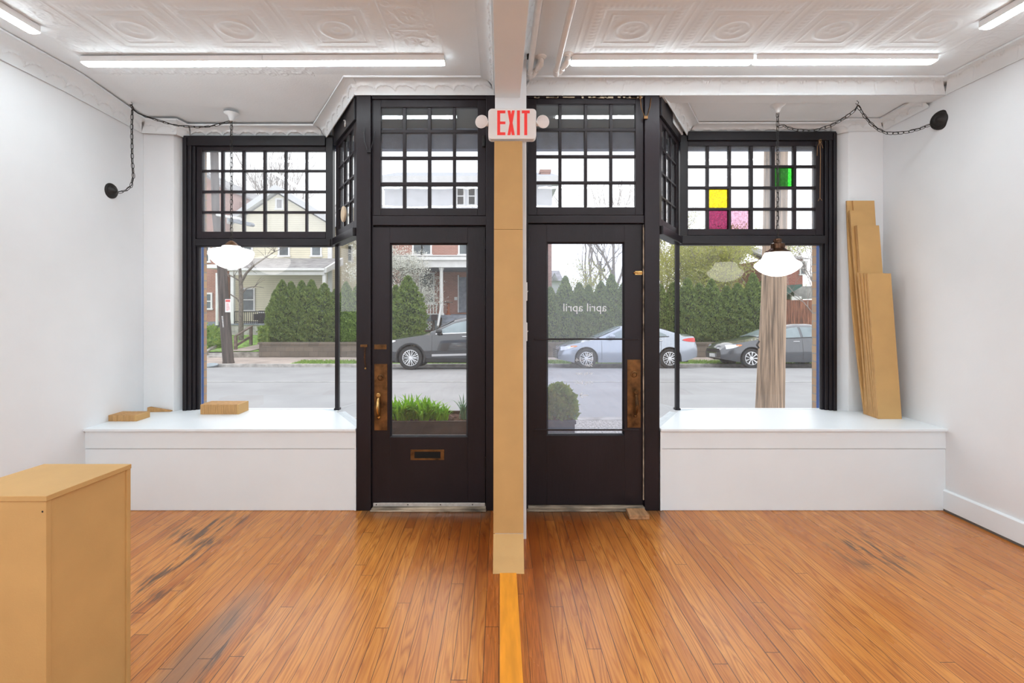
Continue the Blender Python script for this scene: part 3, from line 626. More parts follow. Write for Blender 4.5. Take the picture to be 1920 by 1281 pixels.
# lettering on the glass of the right door, facing the street
def text_mesh(body, size, ext=.0004):
    cu = bpy.data.curves.new('t', 'FONT'); cu.body = body; cu.size = size; cu.extrude = ext; cu.resolution_u = 3; cu.align_x = 'LEFT'
    o = bpy.data.objects.new('t', cu); C.objects.link(o); bpy.context.view_layer.update()
    me = bpy.data.meshes.new_from_object(o.evaluated_get(bpy.context.evaluated_depsgraph_get())); bpy.data.objects.remove(o)
    return me
def glass_text(body, px0, px1, py, name='lettering', hgt=None):
    me = text_mesh(body, .1); co = np.zeros(len(me.vertices) * 3); me.vertices.foreach_get('co', co); co = co.reshape(-1, 3)
    w = co[:, 0].max() - co[:, 0].min(); s = (X(px1, DY) - X(px0, DY)) / w; co[:, 0] -= co[:, 0].min(); co[:, :2] *= s
    if hgt: co[:, 1] *= hgt
    out = np.stack([X(px1, DY) - co[:, 0], DY + .0188 + co[:, 2] * .5, Z(py, DY) + co[:, 1]], -1)
    off = wloc(d2); out -= np.array(off); me.vertices.foreach_set('co', out.ravel()); me.flip_normals(); me.materials.clear(); me.materials.append(M['sticker'])
    me.name = name; o = bpy.data.objects.new(name, me); C.objects.link(o); o.parent = d2; return o
glass_text('april april', 1057, 1138, 584)
for b_, p0, p1, py in (('Fri', 1102, 1112, 669), ('Sat  12-6', 1080, 1112, 678), ('Sun', 1100, 1112, 688), ('or by appt', 1080, 1112, 703), ('ring bell', 1080, 1112, 721)): glass_text(b_, p0, p1, py)
ar = MB(); yy = DY + .0188; xa, xb, za = X(1088, DY), X(1104, DY), Z(742, DY)
ar.bar((xa, yy, za), (xb, yy, za), .0006, .006); ar.bar((xa - .001, yy, za), (xa + .022, yy, za + .022), .0006, .006); ar.bar((xa - .001, yy, za), (xa + .022, yy, za - .022), .0006, .006)
ar.build('arrow', M['sticker'], d2)

# thresholds
struct('trim_21', MB().box(X(695, D), X(912, D), D - .025, D + .10, 0, .012).box(X(697, D), X(911, D), D - .012, D + .10, .012, .022), M['raw_wood'], 'worn grey wooden sill under the left door', 'threshold', bevel=.006)
struct('trim_22', MB().box(X(988, D), X(1209, D), D - .024, D + .10, 0, .014).box(X(990, D), X(1209, D), D - .008, D + .10, .014, .028), M['raw_wood'], 'worn grey wooden sill under the right door', 'threshold', bevel=.006)
bw = MB(); bw.prism([(X(1174, 3.66), 3.665, .001), (X(1208, 3.66), 3.665, .001), (X(1218, 3.545), 3.545, .001), (X(1180, 3.545), 3.545, .001)], (0, 0, .034))
tag(bw.build('wood_block', M['block_wood'], bevel=.003), 'rough brown scrap block of wood on the floor at the right door', 'wood block')
# ------------------------------------------------------------------ ceiling strip lights
def strip_light(name, label, L, group):           # runs along local x, hangs down from z = 0
    t = thing(name, label, 'ceiling light', (0, 0, 0), group)
    n = 10; w = .033
    hs = MB(); hs.prism([(-L/2, -.034, 0), (-L/2, -w - .001, -.039), (-L/2, w + .001, -.039), (-L/2, .034, 0)], (L, 0, 0)); hs.build('housing', M['white_metal'], t, bevel=.002)
    df = MB(); P = []
    for f, k in ((0, .55), (.004, .85), (.014, 1), (1 - .014, 1), (1 - .004, .85), (1, .55)):
        P.append([(-L/2 + L * f, -w * .97 * math.cos(PI * j / n) , -.0385 - k * .013 * math.sin(PI * j / n) ** .4) for j in range(n + 1)])
    df.grid(P); df.add(P[0], [tuple(range(n + 1))]); df.add(P[-1], [tuple(range(n + 1))])
    df.build('diffuser', M['glow'], t, smooth=True)
    MB().box(-L/2 - .002, -L/2, -.032, .032, -.038, -.0).build('end_cap', M['white_metal'], t)
    return t
Lf = 1.215; G = 'white strip lights on the ceiling'
proto = strip_light('strip_light', 'x', Lf, G)
def place(x, y, z, rz, label, first=False, ry=0):
    o = proto if first else copy_tree(proto); o.location = (x, y, z); o.rotation_euler = (0, ry, rz); o['label'] = label; return o
YF = 3.272
place(X(327, YF), YF, 3.247, 0, 'lit strip light of the left pair, the half nearer the left wall', True, ry=-.004)
place(X(665, YF), YF, 3.252, 0, 'lit strip light of the left pair, the half nearer the beam', ry=-.004)
place(X(1240, YF), YF, 3.255, 0, 'lit strip light of the right pair, the half beside the pipes', ry=-.002)
place(X(1583, YF), YF, 3.26, 0, 'lit strip light of the right pair, the half nearer the right wall', ry=-.003)
place(-2.79, 2.905 - Lf/2, 3.25, PI/2, 'lit white strip light cut off by the upper left corner of the picture')
place(2.865, 2.86 - Lf/2, 3.25, PI/2, 'lit white strip light cut off by the upper right corner of the picture')
for i, (x, y, rz) in enumerate([(-2.79, .45, PI/2), (2.865, .40, PI/2), (-2.0, -3.2, 0), (-.77, -3.7, 0), (.9, -3.2, 0), (2.38, -3.7, 0), (-2.0, .75, 0), (-.77, .75, 0), (1.15, .75, 0), (2.38, .75, 0), (-2.0, -1.9, 0), (-.77, -1.9, 0), (1.15, -1.9, 0), (2.38, -1.9, 0), (-2.0, -.55, 0), (-.77, -.55, 0), (1.15, -.55, 0), (2.38, -.55, 0), (-2.79, -2.2, PI/2), (2.865, -2.2, PI/2), (-1.4, -3.2, 0), (1.75, -3.2, 0)]):  # extra lights out of view, added to even out the brightness
    place(x, y, 3.25, rz, 'added unseen strip light behind the viewer, there to brighten the room')

# ------------------------------------------------------------------ pendant globes on swagged chains
def chain(mb, pts, pitch=.038, rl=.023, rw=.0098, wr=.0023):
    P = [Vector(p) for p in pts]; seg = [(P[i+1] - P[i]).length for i in range(len(P) - 1)]; tot = sum(seg); n = int(tot / pitch)
    for k in range(n):
        s = (k + .5) * tot / n; i = 0
        while s > seg[i] and i < len(seg) - 1: s -= seg[i]; i += 1
        c = P[i].lerp(P[i+1], s / seg[i]); d = (P[i+1] - P[i]).normalized(); a = d.orthogonal().normalized(); b = d.cross(a)
        w = a if k % 2 else b
        w = (w * .85 + (b if k % 2 else a) * .45).normalized()
        mb.tube([c + d * rl * math.copysign(abs(math.cos(q)) ** .7, math.cos(q)) + w * rw * math.copysign(abs(math.sin(q)) ** .8, math.sin(q)) for q in [2*PI*j/12 for j in range(12)]], wr, 5, loop=True)
def sag(a, b, dip, n=14, skew=0):
    a = Vector(a); b = Vector(b); out = []
    for i in range(n + 1):
        f = i / n; p = a.lerp(b, f); p.z -= dip * 4 * f * (1 - f) * (1 + skew * (f - .5)); out.append(p)
    return out
def pw(px, py, d): return Vector((X(px, d), d, Z(py, d)))
def pendant(label, can, cz, bot_z, globe, fitter, m_fit, path, plate, plate_n, plate_r, hook):
    t = thing('pendant_lamp', label, 'pendant lamp', (can.x, can.y, bot_z), 'glass pendant lamps on swagged chains')
    c = MB(); c.lathe([(.058, 0), (.052, -.008), (.030, -.022), (.020, -.045), (.014, -.062), (.007, -.066), (0, -.066)], T(can.x, can.y, cz), 24)
    c.build('ceiling_canopy', M['ceiling'], t, smooth=True)
    ch = MB(); chain(ch, [(can.x, can.y, cz - .06), (can.x, can.y, bot_z)]); 
    for p in path: chain(ch, p)
    ch.build('chain', M['iron'], t, smooth=True)
    cd = MB(); full = []
    for p in path: full += [q + Vector((.004 * math.sin(i * 2.1), 0, .006 + .005 * math.sin(i * 1.3))) for i, q in enumerate(map(Vector, p))]
    cd.tube(full, .0028, 6); cd.tube([(can.x + .006 * math.sin(i * 1.7), can.y + .005 * math.cos(i * 1.7), cz - .06 + (bot_z - cz + .06) * i / 24) for i in range(25)], .0028, 6)
    cd.build('cord', M['iron'], t, smooth=True)
    f = MB(); f.lathe(fitter, T(can.x, can.y, bot_z), 32); f.build('fitter', m_fit, t, smooth=True)
    g = MB(); g.lathe(globe, T(can.x, can.y, bot_z), 48); tag(g.build('glass_globe', M['globe'], t, smooth=True), 'lit opal glass shade')
    p = MB(); q = Vector(plate_n).to_track_quat('Z', 'Y').to_matrix().to_4x4()
    p.lathe([(plate_r, 0), (plate_r, .006), (plate_r * .93, .012), (plate_r * .75, .016), (plate_r * .7, .024), (plate_r * .45, .032), (plate_r * .3, .045), (plate_r * .12, .055), (0, .056)], T(*plate) @ q, 28)
    p.build('wall_plate', M['iron'], t, smooth=True)
    h = MB(); h.tube([(hook[0], hook[1], hook[2] + .03)] + [(hook[0] + .012 * math.sin(a), hook[1], hook[2] - .012 + .012 * math.cos(a)) for a in [k * PI / 5 for k in range(8)]], .0022, 6)
    h.build('ceiling_hook', M['iron'], t, smooth=True)
    return t
cl = pw(434, 205, 4.03); cl.z = 3.172
botL = Z(453, 4.03); k = 4.03 / F
gl_l = [(.032*1, -.038), (.066, -.038), (.072, -.044), (.074, -.052), (.110, -.058), (.150, -.068), (.168, -.080), (.172, -.094), (.168, -.120), (.152, -.152), (.125, -.182), (.090, -.208), (.050, -.224), (.018, -.230), (0, -.231)]
gl_l = [(r, z) for r, z in gl_l]
hookL = pw(246, 192, 3.90)
pathL = sag(pw(430, 228, 4.02), pw(258, 212, 3.91), .075, 14, skew=-.25) + [pw(250, 206, 3.90), pw(246, 197, 3.90)]
downL = [pw(248, 206, 3.90), pw(247, 240, 3.90), pw(248, 300, 3.905), pw(250, 330, 3.91), pw(246, 348, 3.92), pw(236, 358, 3.93), pw(222, 362, 3.935)]
plL = Vector((XL, 3.94, Z(358, 3.94)))
pendant('lit opal glass lamp with a flattened round shade hanging in the left bay', cl, 3.172, botL, gl_l,
        [(0, .008), (.012, .006), (.020, .0), (.034, -.010), (.046, -.024), (.058, -.036), (.068, -.042), (.064, -.046)], M['copper'], [pathL, downL], plL, (1, -.12, 0), .062, hookL)
cr = pw(1458, 196, 3.93); cr.z = 3.20
botR = Z(449, 3.93)
s_ = 3.93 / F
gl_r = [(.03, -24*s_), (19*s_, -24*s_), (21.5*s_, -25*s_), (24*s_, -29*s_), (26*s_, -34*s_), (29*s_, -38.5*s_), (35*s_, -42.5*s_), (39*s_, -46*s_), (40*s_, -49.5*s_), (38*s_, -53*s_), (31*s_, -59.5*s_), (22*s_, -65*s_), (12*s_, -68.5*s_), (4*s_, -69.7*s_), (0, -69.8*s_)]
ft_r = [(0, 1*s_), (6*s_, 1*s_), (7.5*s_, -1*s_), (7.5*s_, -6*s_), (9*s_, -7*s_), (12*s_, -8.5*s_), (12*s_, -17*s_), (13.5*s_, -18*s_), (14.5*s_, -19.5*s_), (20*s_, -22*s_), (21*s_, -23.5*s_), (20.5*s_, -25.5*s_), (18*s_, -26*s_)]
hookR = pw(1607, 190, 3.79)
pathR = [pw(1459, 238, 3.93), pw(1464, 237, 3.93), pw(1471, 236, 3.925)] + sag(pw(1474, 238, 3.92), pw(1604, 206, 3.80), .085, 14, skew=-.1) + [pw(1608, 198, 3.79)]
downR = [pw(1608, 198, 3.79), pw(1613, 206, 3.79), pw(1622, 219, 3.785), pw(1633, 232, 3.78), pw(1645, 242, 3.775), pw(1660, 249, 3.77), pw(1676, 250.5, 3.765), pw(1700, 248, 3.76), pw(1722, 242.5, 3.75), pw(1744, 234, 3.745)]
pendant('lit opal glass lamp with a waisted shade hanging in the right bay', cr, 3.20, botR, gl_r, ft_r, M['bronze'], [pathR, downR], Vector((XR, 3.735, Z(225, 3.735))), (-1, -.35, 0), .074, hookR)

# ------------------------------------------------------------------ exit sign
EY = 3.19
e = thing('exit_sign', 'white EXIT sign with red letters and two lamp heads on the post between the doors', 'exit sign', (X(960, EY), POSTY, Z(233, EY)))
def rrect(x0, x1, z0, z1, r, n=6):
    out = []
    for cx_, cz_, a0 in ((x1-r, z1-r, 0), (x0+r, z1-r, 90), (x0+r, z0+r, 180), (x1-r, z0+r, 270)):
        out += [(cx_ + r*math.cos(math.radians(a0 + 90*k/n)), cz_ + r*math.sin(math.radians(a0 + 90*k/n))) for k in range(n + 1)]
    return out
x0, x1, z1, z0 = X(915.5, EY), X(1005.5, EY), Z(203.5, EY), Z(260.5, EY)
q = MB(); q.prism([(x, EY, z) for x, z in rrect(x0, x1, z0, z1, .024)], (0, POSTY - EY, 0)); q.build('sign_housing', M['plastic'], e, bevel=.004, seg=3)
def L(px): return X(px, EY)
def Lz(py): return Z(py, EY)
t_, b_ = 207.3, 253.5
lt = MB(); y_ = EY - .0012; yt_ = .0012
def rect(a, b, c, d_): lt.box(L(a), L(b), y_, y_ + yt_, Lz(d_), Lz(c))
rect(932.3, 937.8, t_, b_); rect(937.8, 947.6, t_, 212.6); rect(937.8, 947.6, 228, 233); rect(937.8, 947.6, 248.2, b_)
lt.build('letter_e', M['red'], e)
lt = MB(); tb, bb = t_ + .165 * (b_ - t_), t_ + .835 * (b_ - t_); md = (t_ + b_) / 2
lt.prism([(L(a), y_, Lz(b)) for a, b in ((951.5, t_), (957, t_), (958.35, tb), (959.7, t_), (965.2, t_), (961.1, md), (965.2, b_), (959.7, b_), (958.35, bb), (957, b_), (951.5, b_), (955.6, md))], (0, yt_, 0))
lt.build('letter_x', M['red'], e)
lt = MB(); rect(969.3, 974.8, t_, b_); lt.build('letter_i', M['red'], e)
lt = MB(); rect(978.4, 993.2, t_, 212.6); rect(983, 988.5, 212.6, b_); lt.build('letter_t', M['red'], e)
for sx, px, rot in ((-1, 903, -.5), (1, 1018, .42)):
    Mh = T(X(px, EY - .01), EY - .012, Z(229.5, EY)) @ RZ(rot * .5) @ FRONT @ RX(.05)
    q = MB(); q.lathe([(.0, -.036), (.018, -.036), (.030, -.026), (.038, -.012), (.043, 0), (.042, .004)], Mh, 28); 
    q.tube([(X(px, EY) - sx * .02, EY + .02, Z(229.5, EY)), (X(960 + sx * 44, EY), EY + .02, Z(229.5, EY))], .018, 12)
    hd = q.build('lamp_head', M['plastic'], e, smooth=True)
    q = MB(); q.lathe([(.0405, .002), (.040, .005), (.030, .009), (0, .011)], Mh, 28); q.build('lens', M['lens'], hd, smooth=True)

# light switches on the side of the post
for za, lab in ((547, 'white light switch on the edge of the post between the doors, upper one'), (622, 'white light switch on the edge of the post between the doors, lower one')):
    zc = Z(za, 3.29); t = thing('light_switch', lab, 'light switch', (.179, 3.29, zc), 'light switches on the post')
    MB().box(.1795, .186, 3.258, 3.325, zc - .062, zc + .062).build('cover_plate', M['plastic'], t, bevel=.002)
    MB().prism([(.186, 3.287, zc - .006), (.186, 3.295, zc - .006), (.194, 3.294, zc + .002), (.194, 3.288, zc + .002)], (0, 0, .006)).build('toggle', M['plastic'], t)

# ------------------------------------------------------------------ tan boards clad on the post
def lean(name, pts, label):
    q = MB(); q.prism(pts, (0, .018, .006)); return tag(q.build(name, M['mdf'], bevel=.001), label, 'board', 'tan boards in front of the post')
def col_x(px_l, px_r, d): return X(px_l, d), X(px_r, d)
bd = [(3.175, Z(264.5, 3.175)), (3.140, Z(430.5, 3.140)), (2.985, Z(1001, 2.985)), (2.828, .002)]
wpx = [(926.9, 979.4), (926.2, 980.2), (925, 981.6), (924.2, 983)]
labs = ['short upper tan board on the post, directly under the exit sign', 'very long tan board, the middle one in front of the white post', 'small tan board at the foot of the post, resting on the orange floor strip']
for i in range(3):
    (da, za), (db_, zb_) = bd[i], bd[i+1]; (la, ra), (lb, rb) = wpx[i], wpx[i+1]; g = .0015
    if i < 2: zb_ += g
    q = MB(); A = [(X(la, da), da, za), (X(ra, da), da, za), (X(rb, db_), db_, zb_), (X(lb, db_), db_, zb_)]
    n_ = (Vector(A[1]) - Vector(A[0])).cross(Vector(A[2]) - Vector(A[1])).normalized()
    if n_.y < 0: n_ = -n_
    q.prism(A, n_ * (.018 if i < 2 else .014))
    tag(q.build('tan_board', M['mdf'], bevel=.0012), labs[i], 'board', 'tan boards in front of the post')
for i, (px, py, d) in enumerate([(934, 999.5, 2.985), (969, 999.5, 2.985), (938, 1006, 2.96), (972, 1006, 2.96)]): pass

# ------------------------------------------------------------------ tall box in the left foreground
p = thing('tan_plinth', 'tall tan fibreboard box standing in the left foreground', 'plinth', (-1.67, 1.77, 0))
xa, xb, xc = -1.858, -1.506, -1.472; ya, yb = 1.606, 1.930; zt = .941
def pr(pts, z0, z1): return MB().zprism(pts, z0, z1)
pr([(xa, ya - .002), (xb + .003, ya - .002), (xc + .003, yb), (xa + .04, yb)], zt - .018, zt).build('lid', M['mdf'], p, bevel=.0015)
pr([(xa, ya + .001), (xb - .001, ya + .001), (xb, ya + .019), (xa, ya + .019)], .002, zt - .0185).build('front_panel', M['mdf'], p, bevel=.0015)
pr([(xb - .0245, ya + .0195), (xb - .0065, ya + .0195), (xc - .0075, yb - .0185), (xc - .0255, yb - .0185)], .002, zt - .0185).build('side_panel', M['mdf'], p, bevel=.001)
pr([(xa, ya + .0195), (xa + .018, ya + .0195), (xa + .058, yb - .0185), (xa + .040, yb - .0185)], .002, zt - .0185).build('side_panel', M['mdf'], p, bevel=.001)
pr([(xa + .04, yb - .018), (xc - .001, yb - .018), (xc + .0, yb), (xa + .04, yb)], .002, zt - .0185).build('back_panel', M['mdf'], p, bevel=.0015)
sc_ = MB(); sc_.lathe([(.0035, 0), (.0025, .0008), (0, .001)], T(X(79, ya), ya + .001, Z(960, ya)) @ FRONT, 10); sc_.build('screw', M['iron'], p)

# ------------------------------------------------------------------ cut boards on the left bench
bz = .6325
def offcut(x, y0, y1, w, h, mi, label, group, sx=0):
    q = MB(); q.box(x, x + w, y0, y1, bz, bz + h); return tag(q.build('cut_board', mi, bevel=.0007, seg=1), label, 'board', group)
rn = random.Random(2)
ORD = 'first second third fourth fifth sixth seventh eighth ninth tenth eleventh twelfth thirteenth fourteenth fifteenth sixteenth seventeenth eighteenth'.split()
GB = 'thin boards set upright in the block beside the left window'
n_ = 18; xl = X(375.4, 4.164); xr = X(447.4, 4.164); w = (xr - xl) / n_
for i in range(n_):
    dy = rn.uniform(-.0015, .0015)
    lab = 'leftmost upright tan board of the block by the left window' if i == 0 else 'rightmost upright tan board of the block by the left window' if i == n_ - 1 else f'{ORD[i]} upright tan board from the left in the block by the left window'
    offcut(xl + i * w, 4.164 + dy, 4.330 + dy, w - .0005, .084 + rn.uniform(-.0004, .0004), M['mdf_edge'] if i < n_ - 1 else M['mdf'], lab, GB)
GA = 'thin boards set upright in the low block against the left wall'
n_ = 13; xl = XL + .001; xr = X(255.9, 3.914); w = (xr - xl) / n_
for i in range(n_):
    dy = rn.uniform(-.003, .003)
    lab = 'low tan board touching the left wall at the end of its block' if i == 0 else 'rightmost tan board of the low block against the left wall' if i == n_ - 1 else f'{ORD[i]} tan board from the wall in the low block against the left wall'
    offcut(xl + i * w, 3.914 + dy, 4.065 + dy, w - .0005, .049 + rn.uniform(-.001, .001), M['mdf_edge'] if i < n_ - 1 else M['mdf'], lab, GA)
q = MB(); q.prism([(X(276, 4.25), 4.25, bz), (X(319.6, 4.27), 4.27, bz), (X(319.6, 4.27), 4.27, bz + .008), (X(279, 4.25), 4.25, bz + .044), (X(276, 4.25), 4.25, bz + .042)], (0, .028, 0))
tag(q.build('wedge_offcut', M['mdf_edge'], bevel=.001), 'tapering tan wedge lying in the corner behind the low block of boards', 'offcut')

# ------------------------------------------------------------------ leaning boards on the right bench
GL = 'tall boards leaning in the right corner'
PL = [(3.146, 4.168, 3.070, 2.494, .205, .035), (3.144, 4.148, 3.100, 2.49, .185, 0), (3.142, 4.126, 3.050, 2.40, .215, 0), (3.140, 4.104, 3.083, 2.26, .19, 0), (3.138, 4.082, 3.076, 2.26, .19, 0),
      (3.136, 4.060, 3.054, 1.85, .19, 0), (3.134, 4.038, 3.066, 1.845, .19, 0), (3.131, 4.017, 3.078, 1.842, .19, 0), (3.128, 3.996, 3.086, 1.84, .195, 0)]
LB = ['tallest leaning tan board with a bowed left edge, rearmost in the right corner', 'leaning tan board whose top stands highest at the right of the stack', 'leaning tan board, third from the wall, its top just below the two tallest', 'leaning tan board of middle height, the rear one of two equal ones', 'leaning tan board of middle height, the front one of two equal ones',
      'lower leaning tan board, rearmost of the four short ones', 'lower leaning tan board, second from the back of the four short ones', 'lower leaning tan board directly behind the front one', 'front leaning tan board, its whole broad face in view']
for (xb_, yb_, xt_, zt_, w, bow), lb in zip(PL, LB):
    z0 = bz; hh = zt_ - z0; sl = .050; rows = []; N = 10
    for i in range(N + 1):
        f = i / N; z = z0 + hh * f; x = xb_ + (xt_ - xb_) * f - (bow * math.sin(PI * f * .9)) ; y = yb_ + sl * hh * f
        if x + w > XR - .004: pass
        rows.append([(x, y, z), (x + w, y, z), (x + w, y + .018, z + .001), (x, y + .018, z + .001)])
    q = MB(); q.grid(rows, closed=True); q.m = [1 if k_ % 4 in (1, 3) else 0 for k_ in range(len(q.f))]; q.add(rows[0], [(0, 1, 2, 3)], 1); q.add(rows[-1], [(0, 1, 2, 3)], 1)
    tag(q.build('leaning_board', [M['mdf'], M['mdf_edge']], bevel=.0012, seg=1), lb, 'board', GL)

# ------------------------------------------------------------------ pipes
def pipe(label, px, d_end, fx, x0):
    zp = 3.172; t = thing('ceiling_pipe', label, 'pipe', (x0, d_end, zp), 'white painted pipes on the ceiling'); r = .0185
    q = MB(); q.tube([(x0, YB + .3, zp), (x0, d_end, zp)], r, 16); q.build('pipe', M['pipe'], t, smooth=True)
    q = MB(); q.tube([(x0, d_end - .045, zp), (x0, d_end - .002, zp), (x0 + .008, d_end + .022, zp + .004), (x0 + .022, d_end + .026, zp + .012), (x0 + .045, d_end - .01, zp + .026)], [r*1.18, r*1.22, r*1.22, r*1.2, r*1.12], 16)
    q.tube([(x0 + .040, d_end - .004, zp + .024), (x0 + .062, d_end - .045, zp + .038)], r * .85, 14)
    q.tube([(x0 + .055, d_end - .035, zp + .034), (x0 + .072, d_end - .058, zp + .046), (x0 + .074, d_end - .075, zp + .070)], [r*1.2, r*1.28, r*1.15], 16)
    q.tube([(x0 + .074, d_end - .075, zp + .05), (x0 + .074, d_end - .09, ZC)], r * .9, 14); q.build('elbow', M['pipe'], t, smooth=True)
    q = MB(); q.lathe([(.038, 0), (.036, -.006), (.024, -.012), (.02, -.016)], T(x0 + .074, d_end - .09, ZC), 24); q.build('ceiling_flange', M['pipe'], t, smooth=True)
pipe('white painted pipe along the ceiling, the one hugging the beam', 990, 3.36, 0, .205)
pipe('white painted pipe along the ceiling, the one nearer the strip light', 1045, 3.33, 0, .385)
tag(MB().box(.18, .212, 3.20, 3.215, Z(110, 3.2), Z(95, 3.2)).build('junction_box', M['iron'], bevel=.002), 'small dark box beside the ceiling pipe, close to the beam', 'junction box')

# ------------------------------------------------------------------ small fittings
def latch(px, py, px2, label):
    dd = D + .0; t = MB()
    a = [(X(px, dd), dd - .004, Z(py, dd))]; 
    pts = [(X(px - 9, dd), dd - .002, Z(py - 38, dd)), (X(px - 8, dd), dd - .010, Z(py - 20, dd)), (X(px - 2, dd), dd - .014, Z(py - 1, dd)), (X(px + 3, dd), dd - .014, Z(py - 1, dd)), (X(px + 9, dd), dd - .008, Z(py - 22, dd)), (X(px + 11, dd), dd - .002, Z(py - 38, dd))]
    t.tube(pts, .0035, 7); t.box(X(px - 11, dd), X(px - 7, dd), dd - .005, dd, Z(py - 36, dd), Z(py - 46, dd)); t.box(X(px - 3, dd), X(px + 4, dd), dd - .018, dd - .002, Z(py + 2, dd), Z(py - 3, dd))
    return t
tag(latch(692, 285, 0, '').build('transom_latch', M['black2'], smooth=True), 'dark bent transom latch on the post left of the left door', 'latch')
tag(latch(1209.5, 222, 0, '').build('transom_latch', M['brass'], smooth=True), 'brass coloured transom latch on the post right of the right door', 'latch')
q = MB(); q.box(X(904, D), X(909, D), D - .008, D + .02, Z(275, D), Z(254, D)); tag(q.build('window_catch', M['iron'], bevel=.003), 'small black catch on the left transom beside the tan column', 'catch')
# door chain on the post
t = thing('door_chain', 'short brass security chain hanging on the post left of the left door', 'door chain', (X(683, D), D, Z(665, D)))
MB().box(X(676, D), X(689, D), D - .008, D, Z(651, D), Z(646, D)).build('chain_bracket', M['brass'], t, bevel=.002)
q = MB(); chain(q, [(X(685, D), D - .008, Z(651, D)), (X(684, D), D - .006, Z(672, D)), (X(686, D), D - .006, Z(690, D))], .013, .0085, .0045, .0011); q.build('chain', M['brass'], t, smooth=True)
q = MB(); q.lathe([(.006, 0), (.007, .003), (.003, .007), (0, .008)], T(X(685.5, D), D - .003, Z(691, D)) @ FRONT, 12); q.build('chain_knob', M['brass_bright'], t, smooth=True)
# twine tied to the right display window
q = MB(); dT = DB - .075
q.tube([pw(1537, 262, dT), pw(1538.5, 290, dT), pw(1538, 330, dT), pw(1537.5, 372, dT)], .0022, 6); q.tube([pw(1537, 264, dT), pw(1533, 275, dT), pw(1532, 292, dT)], .0018, 6)
q.tube([pw(1537, 264, dT), pw(1541, 272, dT), pw(1543, 278, dT)], .0018, 6); q.tube([pw(1534, 377, dT), pw(1537.5, 371, dT), pw(1541, 376, dT)], .002, 6)
q.tube([pw(1535, 263, dT), pw(1539, 261, dT), pw(1540, 266, dT), pw(1536, 268, dT)], .0024, 6, loop=True); q.tube([pw(1537, 262, dT), pw(1537.2, 260, dT + .04)], .0025, 6)
tag(q.build('twine', M['twine'], smooth=True), 'brown twine hanging from the frame of the right display window', 'twine')
# round wooden disc stuck in the angled left transom
pd = fn2(.69 * .52, -.012, Z(403, 4.07)); u2 = (fn2(.6, 0, 0) - fn2(0, 0, 0)).normalized(); nr = (fn2(0, -1, 0) - fn2(0, 0, 0)).normalized()
Md = Matrix.Translation(pd) @ nr.to_track_quat('Z', 'Y').to_matrix().to_4x4()
q = MB(); q.lathe([(.062, -.008), (.065, -.004), (.065, .008), (.060, .011), (0, .011)], Md, 28)
tag(q.build('wooden_disc', mat('pale_disc', (.68, .54, .38), .6), smooth=True), 'pale round disc fixed on the lower panes of the angled left transom', 'disc')
pr_ = fn2(.69 * .38, -.024, Z(228, 3.93)); q = MB(); q.tube([pr_ + u2 * .016 * math.sin(a) + Vector((0, 0, .024 * math.cos(a) - .01)) for a in [2*PI*k/16 for k in range(16)]], .0028, 6, loop=True)
q.lathe([(.006, 0), (.005, .012), (0, .014)], Matrix.Translation(pr_ + Vector((0, 0, .014))) @ nr.to_track_quat('Z', 'Y').to_matrix().to_4x4(), 10)
tag(q.build('ring_pull', M['alu'], smooth=True), 'small metal ring hanging on the black header above the angled left window', 'ring')
# ------------------------------------------------------------------ outside: ground
M['asphalt'] = mat('grey_asphalt', (.315, .315, .32), .9, vary=.06, scale=.9, bump=.25, bscale=60)
M['paint_line'] = mat('worn_road_paint', (.46, .46, .45), .8, vary=.15, scale=8)
M['concrete'] = mat('pinkish_concrete', (.42, .35, .31), .9, vary=.15, scale=1.5, bump=.2)
M['kerb'] = mat('kerb_concrete', (.42, .40, .38), .9, vary=.2, scale=5, bump=.3)
M['aggregate'] = mat('pebbled_pavement', (.36, .34, .32), .9, vary=.40, scale=45, bump=.5, bscale=90)
M['grass'] = mat('spring_grass', (.20, .34, .07), .9, vary=.35, scale=6, bump=1, bscale=60)
M['soil'] = mat('brown_mulch', (.11, .06, .045), .95, vary=.5, scale=40, bump=1, bscale=60)
M['dirt'] = mat('bare_dirt', (.28, .23, .19), .95, vary=.4, scale=4, bump=.5)
M['stone'] = mat('grey_stone', (.27, .25, .22), .9, vary=.3, scale=4, bump=.4)
def strip_ground(name, prof, x0, x1, m, label, cat='ground'):
    q = MB(); q.grid([[(x0, y, z) for y, z in prof], [(x1, y, z) for y, z in prof]]); q.grid([[(x0, y, z - .25) for y, z in prof], [(x1, y, z - .25) for y, z in prof]])
    return struct(name, q, m, label, cat)
strip_ground('ground_pavement', [(4.44, -.15), (7.25, -.15)], -30, 30, M['aggregate'], 'pebbled pavement directly outside the shop')
struct('ground_kerb', MB().box(-40, 40, 7.25, 7.42, -.5, -.145), M['kerb'], 'near kerb of the street', 'kerb')
strip_ground('ground_road', [(7.42, -.30), (12.4, -.385), (15, -.45), (15.6, -.47), (17.2, -.64)], -60, 60, M['asphalt'], 'pale grey asphalt street', 'road')
struct('ground_line', MB().prism([(-60, 12.28, -.378), (60, 12.28, -.378), (60, 12.36, -.380), (-60, 12.36, -.380)], (0, 0, .004)), M['paint_line'], 'faded white line along the middle of the street', 'road marking')
struct('ground_kerb_far', MB().box(-60, 60, 17.2, 17.36, -.9, -.53), M['kerb'], 'far kerb of the street', 'kerb')
strip_ground('ground_verge', [(17.36, -.54), (18.5, -.57)], -7.6, 60, M['grass'], 'bright green grass verge beyond the street', 'grass')
strip_ground('ground_verge_dirt', [(17.36, -.545), (18.5, -.575)], -60, -7.6, M['concrete'], 'brown paved verge beyond the street', 'ground')
strip_ground('ground_sidewalk', [(18.5, -.575), (20.6, -.65)], -60, 60, M['concrete'], 'pinkish concrete footpath beyond the street', 'footpath')
